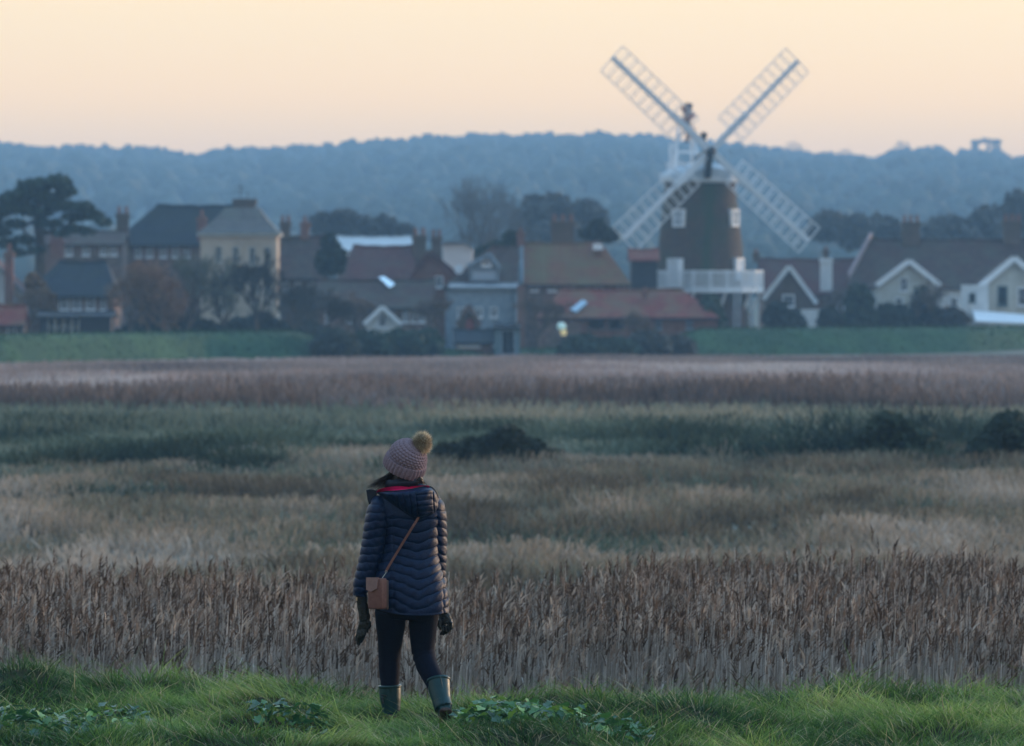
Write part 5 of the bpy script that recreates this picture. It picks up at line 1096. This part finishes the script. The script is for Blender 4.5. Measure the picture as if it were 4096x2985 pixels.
for s_ in (-1, 1): ell(body, hc + SD * .072 * s_ + Vector((0, 0, -.015)), (.010, .016, .030)); ell(body, hc + FACE * .084 + SD * .022 * s_ + Vector((0, 0, .018)), (.016, .012, .008))
ell(body, hc + FACE * .094 + Vector((0, 0, -.058)), (.020, .012, .007))
body.tube([W(1620, 1900, .02), W(1625, 1960, .0), W(1632, 1990, .0)], [.055, .058, .08], 14)
body.tube([W(1632, 1985), W(1634, 2030), W(1640, 2110), W(1644, 2200), W(1640, 2300), W(1636, 2400), W(1630, 2460)], [(.09, .07), (.15, .095), (.14, .105), (.125, .10), (.15, .115), (.165, .12), (.14, .11)], 20)
LL = [(1562, 2440, .0, 64), (1562, 2500, .02, 60), (1560, 2560, .06, 51), (1557, 2620, .10, 45), (1556, 2680, .11, 43), (1558, 2750, .12, 36), (1560, 2830, .12, 28), (1562, 2862, .12, 26)]
RL = [(1696, 2440, .0, 62), (1692, 2500, .02, 58), (1690, 2560, .05, 51), (1692, 2612, .06, 46), (1708, 2665, .01, 44), (1735, 2715, -.05, 40), (1765, 2790, -.11, 28), (1776, 2840, -.13, 26)]
for rows in (LL, RL): body.tube([W(x, y, d) for x, y, d, r in rows], [r * K * .74 for x, y, d, r in rows], 14)
for rows in ([(1540, 2015, -.01, 40), (1507, 2100, -.02, 34), (1488, 2222, -.02, 30), (1450, 2330, -.02, 22), (1442, 2400, -.02, 18)], [(1722, 2015, .01, 36), (1744, 2110, .035, 32), (1743, 2243, .065, 28), (1752, 2360, .10, 20), (1762, 2430, .11, 17)]):
    body.tube([W(x, y, d) for x, y, d, r in rows], [r * K for x, y, d, r in rows], 12)
remeshed('body', body, M_skin, woman, .010, 3, .5)
for s_ in (-1, 1): ell(MB(), Vector((0, 0, 0)), (1, 1, 1)); e_ = MB(); ell(e_, hc + FACE * .086 + SD * .030 * s_ + Vector((0, 0, .004)), (.010, .010, .008), n=10); e_.build('eye', M_eye, woman, smooth=True)
# trousers
def legs():
    s = MB()
    for rows in (LL[:6], RL[:6] + [(1748, 2745, -.075, 36)]):
        pts = []; rr = []
        for i in range(len(rows) - 1):
            a, b = rows[i], rows[i + 1]
            for q in range(8):
                t_ = q / 8; v = [a[j] + (b[j] - a[j]) * t_ for j in range(4)]; crease = 2.0 * math.exp(-((v[1] - 2628) / 5) ** 2) - 1.6 * math.exp(-((v[1] - 2640) / 4) ** 2) + 1.2 * math.exp(-((v[1] - 2612) / 4) ** 2)
                pts.append(W(v[0], v[1], v[2])); rr.append((v[3] + crease) * K)
        e = rows[-1]; pts.append(W(e[0], e[1], e[2])); rr.append(e[3] * K); s.tube(pts, rr, 24)
    s.tube([W(1640, 2330, .0), W(1636, 2400, .0), W(1628, 2450, .0), W(1626, 2478, .0)], [(.19, .135), (.20, .14), (.195, .13), (.16, .11)], 24)
    return remeshed('trousers', s, M_trous, woman, .006, 2, .6)
legs()
# boots
def boot(rows, foot, solepts, heel, buckle, seam):
    s = MB(); s.tube([W(x, y, d) for x, y, d, r, q in rows], [(r * K, q * K) for x, y, d, r, q in rows], 24)
    s.tube(foot[0], foot[1], 18)
    b = remeshed('boot', s, M_boot, woman, .006, 2, .7)
    x, y, d, r, q = rows[0]; x2, y2, d2, r2, q2 = rows[1]; a_ = W(x, y, d); v_ = (W(x2, y2, d2) - a_).normalized()
    MB().tube([a_ - v_ * .004, a_ + v_ * .012], [(r * K + .003, q * K + .003)] * 2, 28).build('top_band', M_boot, b, smooth=True)
    so = MB(); so.tube(solepts[0], solepts[1], 20); sl = remeshed('sole', so, M_sole, b, .005, 2, .8)
    MB().bar(buckle[0], buckle[1], .014, .006).bar(buckle[0] + Vector((.006, 0, -.012)), buckle[0] + Vector((.012, -.004, -.055)), .012, .006).build('buckle', M_glove, b)
    MB().tube(seam, .0022, 5).build('seam', M_bagdark if False else M_boot, b)
f1 = W(1560, 2868, .12)
boot([(1558, 2748, .12, 45, 48), (1560, 2800, .12, 43, 46), (1564, 2835, .125, 37, 42), (1566, 2858, .13, 34, 40)], ([f1 + Vector((0, -.045, .03)), f1 + Vector((0, .03, .035)), f1 + Vector((-.01, .11, .028)), f1 + Vector((-.015, .17, .022))], [(.040, .038), (.046, .045), (.048, .032), (.036, .022)]),
     ([f1 + Vector((0, -.075, -.002)), f1 + Vector((0, -.04, -.002)), f1 + Vector((0, .06, -.002)), f1 + Vector((-.01, .14, -.002)), f1 + Vector((-.012, .205, -.002))], [(.028, .012), (.044, .013), (.040, .012), (.052, .012), (.022, .010)]), None, (W(1524, 2782, .05), W(1545, 2786, .045)), [W(1560, 2752, .045), W(1562, 2830, .06)])
h2 = W(1784, 2838, -.20)      # heel of the trailing foot, lifted; the toe stays on the turf ahead
dn = Vector((.0, .80, -.42)).normalized(); t2 = h2 + dn * .235; up2 = Vector((-.12, .42, .80)).normalized()
boot([(1752, 2722, -.055, 49, 49), (1760, 2765, -.09, 42, 45), (1767, 2800, -.12, 36, 42), (1776, 2828, -.145, 36, 42)], ([h2 + up2 * .045 + dn * .0, h2 + up2 * .040 + dn * .07, h2 + up2 * .035 + dn * .14, h2 + up2 * .028 + dn * .20], [(.038, .04), (.044, .044), (.046, .034), (.036, .024)]),
     ([h2 - dn * .030 + up2 * .004, h2 + dn * .0 + up2 * .002, h2 + dn * .09, h2 + dn * .17, h2 + dn * .235 + up2 * .006], [(.026, .013), (.041, .015), (.038, .012), (.050, .012), (.022, .010)]), None, (W(1794, 2716, -.06), W(1803, 2745, -.08)), [W(1762, 2700, -.128), W(1775, 2760, -.155), W(1778, 2810, -.205)])
# gloves: gauntlet, palm, four fingers and a thumb
def glove(cuff, palm, fingers, thumb):
    s = MB(); s.tube([c[0] for c in cuff], [c[1] for c in cuff], 20); s.tube([c[0] for c in palm], [c[1] for c in palm], 18)
    for f in fingers + [thumb]: s.tube([c[0] for c in f], [c[1] for c in f], 10)
    return remeshed('glove', s, M_glove, woman, .0028, 1, .6)
wob = lambda i: .0022 * math.sin(i * 2.3)
gl = [(W(1445, 2372, -.02), (.036, .034)), (W(1447, 2392, -.02), (.037, .034)), (W(1449, 2412, -.02), (.034, .032)), (W(1453, 2430, -.02), (.0365, .032)), (W(1456, 2448, -.02), (.034, .031)), (W(1458, 2464, -.02), (.036, .031)), (W(1459, 2482, -.02), (.033, .027))]
pm = [(W(1459, 2478, -.02), (.032, .020)), (W(1456, 2500, -.02), (.036, .020)), (W(1450, 2526, -.015), (.036, .018))]
fg = []
for i, (x0, x1, x2, y1, y2, dp) in enumerate(((1435, 1428, 1426, 2546, 2566, -.005), (1443, 1434, 1430, 2554, 2578, -.012), (1452, 1442, 1436, 2554, 2580, -.018), (1462, 1453, 1444, 2548, 2570, -.022))):
    fg.append([(W(x0, 2518, dp - .01), .0125), (W(x1 + 4, y1 - 10, dp - .012), .0118), (W(x1, y1, dp - .004), .011), (W(x2, y2, dp + .012), .0085)])
glove(gl, pm, fg, [(W(1468, 2478, -.03), .014), (W(1478, 2492, -.035), .014), (W(1480, 2502, -.03), .012), (W(1474, 2514, -.02), .009)])
g2 = [(W(1762, 2405, .11), (.032, .030)), (W(1766, 2425, .11), (.034, .032)), (W(1768, 2442, .11), (.031, .028)), (W(1771, 2458, .11), (.033, .026))]
p2 = [(W(1772, 2455, .11), (.032, .020)), (W(1779, 2478, .105), (.040, .021)), (W(1786, 2500, .10), (.042, .020))]
f2 = []
for i, (x0, x1, x2, y0, y1, y2) in enumerate(((1804, 1806, 1792, 2494, 2514, 2524), (1794, 1797, 1782, 2504, 2524, 2534), (1782, 1785, 1770, 2510, 2530, 2540), (1771, 1772, 1760, 2510, 2528, 2540))):
    f2.append([(W(x0 - 6, y0 - 12, .10), .0125), (W(x0, y0, .085 + .004 * i), .0125), (W(x1, y1, .08 + .004 * i), .0115), (W(x2, y2 + 2, .10), .010)])
glove(g2, p2, f2, [(W(1762, 2466, .10), .014), (W(1757, 2488, .085), .0135), (W(1756, 2508, .08), .012), (W(1762, 2522, .085), .009)])
MB().tube([W(1797, 2398, .04), W(1795, 2424, .045)], [.004, .003], 6).build('zip_pull', M_metal, jacket)
MB().box(W(1424, 0).x, W(1430, 0).x, PD - .055, PD - .05, W(0, 2402).z, W(0, 2388).z).build('glove_label', M_metal, woman)
# --- hat
def hat():
    pts = [(1611, 1879, 80), (1618, 1862, 82.5), (1627, 1840, 80), (1629, 1836, 75), (1636, 1820, 74), (1646, 1803, 66), (1656, 1790, 52), (1664, 1782, 36), (1669, 1778, 20), (1672, 1776, 6)]
    A = np.array(pts, float); hs = np.concatenate([[0], np.cumsum(np.hypot(np.diff(A[:, 0]), np.diff(A[:, 1])))])
    def ring_surface(i0, i1, nr, nc, ribs, amp, name, m, parent, inner=False):
        s, o = cat(hs[i0:i1 + 1], A[i0:i1 + 1], nr); th = np.linspace(0, 2 * np.pi, nc, endpoint=False); V = []
        for k_ in range(nr):
            X, Y, r = o[k_]; lean = 22 + 14 * np.clip((s[k_] - 40) / 70, 0, 1); la = R(lean); bk = R(20)
            axv = Vector((math.sin(la) * math.cos(bk), -math.sin(bk), math.cos(la) * math.cos(bk))).normalized(); e1 = Vector((math.cos(la), 0, -math.sin(la))); e2 = axv.cross(e1).normalized()
            c = W(X, Y, .03 - .05 * s[k_] / 120)
            if ribs: d = amp * np.abs(np.sin(th * ribs / 2)) ** .6
            else: d = amp * (np.abs(np.sin(th * 14 + (s[k_] // 10 % 2) * 1.57)) * np.abs(np.sin(np.pi * s[k_] / 10))) ** .6
            rr = (r * K + d)
            for q in range(nc): V.append(c + (e1 * math.cos(th[q]) + e2 * math.sin(th[q]) * 1.08) * rr[q])
        n = len(V); V.append(sum((Vector(v) for v in V[-nc:]), Vector()) / nc); F = [tuple(f) for f in grid_faces(nr, nc)] + [((nr - 1) * nc + k_, (nr - 1) * nc + (k_ + 1) % nc, n) for k_ in range(nc)]
        return raw_mesh(name, np.array([tuple(v) for v in V]), F, m, parent, smooth=True)
    crown = ring_surface(3, 9, 80, 200, 0, .0105, 'hat', M_hat, woman)
    ring_surface(0, 2, 16, 330, 32, .0095, 'hat_cuff', M_hat, crown)
    # fur bobble
    c = W(1690, 1770, -.02); n = 8000; d = rng.normal(size=(n, 3)); d /= np.linalg.norm(d, axis=1)[:, None]
    low = np.clip(-d[:, 2] * .6 + d[:, 0] * -.5, 0, 1); rad = .044 * (1 + .22 * low); B = np.array(c) + d * rad[:, None]
    L_ = rng.uniform(.014, .027, n); T = (d + rng.normal(0, .28, (n, 3)) + np.array([-.05, 0, -.1])) * L_[:, None]; t_ = rng.uniform(0, 1, n)
    cc = lerp_col(t_, [(0, (.34, .24, .15)), (.5, (.62, .48, .32)), (1, (.92, .80, .60))]); V, F, C = ribbons(B, T, rng.uniform(.0014, .003, n), 2, bend=rng.normal(0, .003, (n, 3)), col=cc * .5, colt=cc * 1.2, tip=.1)
    pm_ = MB(); ell(pm_, c, (.040, .040, .044)); p_ = pm_.build('bobble', M_furcore, crown, smooth=True); raw_mesh('bobble_fur', V, F, M_fur, crown, color=C)
hat()
# --- hair: a dark fall under the hat and loose strands blown to the left
hm_ = MB(); ell(hm_, W(1625, 1880, .01), (.082, .085, .085)); hm_.tube([W(1618, 1880, .0), W(1600, 1915, .0), W(1572, 1945, .03), W(1545, 1965, .05)], [(.072, .07), (.062, .06), (.05, .045), (.03, .02)], 14); hm_.tube([W(1650, 1890, .0), W(1672, 1925, -.01), W(1690, 1945, .0)], [.05, .035, .02], 12)
hair = remeshed('hair', hm_, mat('hair_mass', (.012, .009, .008), (.022, .016, .014), 60, .45, spec=.5), woman, .006, 2, .6)
n = 800; a = rng.uniform(0, 1, n); B = np.array([tuple(W(1560 + 100 * q, 1892 + 12 * q + rng.uniform(-8, 8), -.055 + rng.uniform(0, .08))) for q in a]); tgt = np.array([tuple(W(1478 + 100 * q ** 1.2 + rng.normal(0, 12), 1950 + rng.normal(0, 9), -.02 + rng.uniform(-.02, .06))) for q in a])
wd_ = np.full(n, .003); V1, F1, C1 = ribbons(B, tgt - B, wd_, 5, bend=rng.normal(0, .012, (n, 3)) + np.array([-.01, 0, .008]), col=np.tile(np.array([[.020, .013, .011]]), (n, 1)), colt=np.tile(np.array([[.028, .018, .014]]), (n, 1)), tip=.3)
n = 60; B = np.array([tuple(W(1672 + rng.normal(0, 6), 1912 + rng.normal(0, 5), -.06)) for _ in range(n)]); tgt = np.array([tuple(W(1706 + rng.normal(0, 12), 1940 + rng.normal(0, 6), -.07)) for _ in range(n)])
V2, F2, C2 = ribbons(B, tgt - B, np.full(n, .0022), 5, bend=rng.normal(0, .008, (n, 3)), col=np.tile(np.array([[.020, .013, .011]]), (n, 1)), tip=.3); V, F, C = merge([(V1, F1, C1), (V2, F2, C2)]); raw_mesh('hair_strands', V, F, M_hair, hair, color=C)

# ================================================================== SHOULDER BAG
bc = W(1512, 2368, -.215); ry_ = R(-36)
bag = thing('shoulder_bag', tuple(bc + Vector((0, 0, -.10))), "small pinkish brown leather box bag hanging at the walker's left hip", 'bag')
def bagbox(name, x0, x1, y0, y1, z0, z1, m, parent, bev=.008, tp=0):
    b = MB().box(x0, x1, y0, y1, z0, z1); Rm = Matrix.Rotation(ry_, 3, 'Z'); b.v = [tuple(bc + Rm @ Vector((v[0] * (1 - tp * (v[2] > (z0 + z1) / 2)), v[1], v[2]))) for v in b.v]
    o = b.build(name, m, parent); md = o.modifiers.new('b', 'BEVEL'); md.width = bev; md.segments = 3; o.data.polygons.foreach_set('use_smooth', np.ones(len(o.data.polygons), dtype=bool)); return o
M_flap = fabric('pale_flap_leather', (.23, .125, .11), (.28, .16, .14), .45, 30, .2, .4)
hx, hy, hz_ = .050, .034, .094
pouch = bagbox('pouch', -hx, hx, -hy, hy, -hz_, hz_, M_bag, bag, .010)
bagbox('back_panel', -hx + .001, hx + .003, hy - .006, hy + .014, -hz_ - .004, hz_ - .012, M_bagdark, bag, .006)
fl = MB(); o_ = .004; fo = [(-hx - .002, hz_ + .004), (hx * .80, hz_ + .006), (hx * .55, hz_ - .062), (-hx * .30, hz_ - .082), (-hx - .002, hz_ - .072)]
fl.prism(fo, -hy - o_ - .007, -hy - .001); fl.v = [tuple(bc + Matrix.Rotation(ry_, 3, 'Z') @ Vector(v)) for v in fl.v]; fl.build('flap', M_flap, bag)
gs = bagbox('gusset', hx - .001, hx + .0035, -hy + .006, hy - .008, -hz_ + .012, hz_ - .008, M_bag, bag, .002)
tp = MB()
strap = [(1546, 2281), (1560, 2256), (1576, 2229), (1592, 2203), (1608, 2176), (1624, 2150), (1640, 2124), (1654, 2101), (1668, 2080), (1684, 2050), (1702, 2010), (1716, 1980)]
sp_ = [W(x, y, back_depth(x, y) - (.020 if y > 2085 else .012)) for x, y in strap]; V = []
for i, p_ in enumerate(sp_):
    d_ = (sp_[min(i + 1, len(sp_) - 1)] - sp_[max(i - 1, 0)]).normalized(); s_ = d_.cross(Vector((0, 1, 0))).normalized() * .0072; q = Vector((0, .0025, 0)); V += [p_ - s_ - q, p_ + s_ - q, p_ + s_ + q, p_ - s_ + q]
F = [(4 * i + j, 4 * i + (j + 1) % 4, 4 * i + 4 + (j + 1) % 4, 4 * i + 4 + j) for i in range(len(sp_) - 1) for j in range(4)] + [(3, 2, 1, 0), tuple(range(4 * len(sp_) - 4, 4 * len(sp_)))]
MB().add(V, F).build('strap', M_bag, bag)
ck = MB(); p0 = sp_[0]; ck.tube([p0 + Vector((.006 * math.cos(a), -.003, .006 * math.sin(a) - .004)) for a in np.linspace(0, 2 * math.pi, 12)], .0016, 5); ck.tube([p0 + Vector((0, -.004, -.010)), p0 + Vector((-.009, -.006, -.022)), W(1532, 2306, -.20), W(1531, 2312, -.20)], .0022, 6); ck.build('clasp', M_metal, bag, smooth=True)
# ================================================================== HAZE
HAZE_COL = (.40, .68, .97, 1); HAZE_DEN = .00029
hz = MB().box(-2600, 2600, -60, 5600, -4.5, 100).build('haze', mat('haze_tmp', (1, 1, 1)))
hm = bpy.data.materials.new('haze_air'); hm.use_nodes = True; t = hm.node_tree; t.nodes.clear()
ho = t.nodes.new('ShaderNodeOutputMaterial'); pv = t.nodes.new('ShaderNodeVolumePrincipled')
pv.inputs['Color'].default_value = HAZE_COL; pv.inputs['Density'].default_value = HAZE_DEN
pv.inputs['Anisotropy'].default_value = 0.0
t.links.new(pv.outputs[0], ho.inputs['Volume'])
hz.data.materials.clear(); hz.data.materials.append(hm)
tag(hz, 'thin blue evening mist filling the air', kind='stuff')
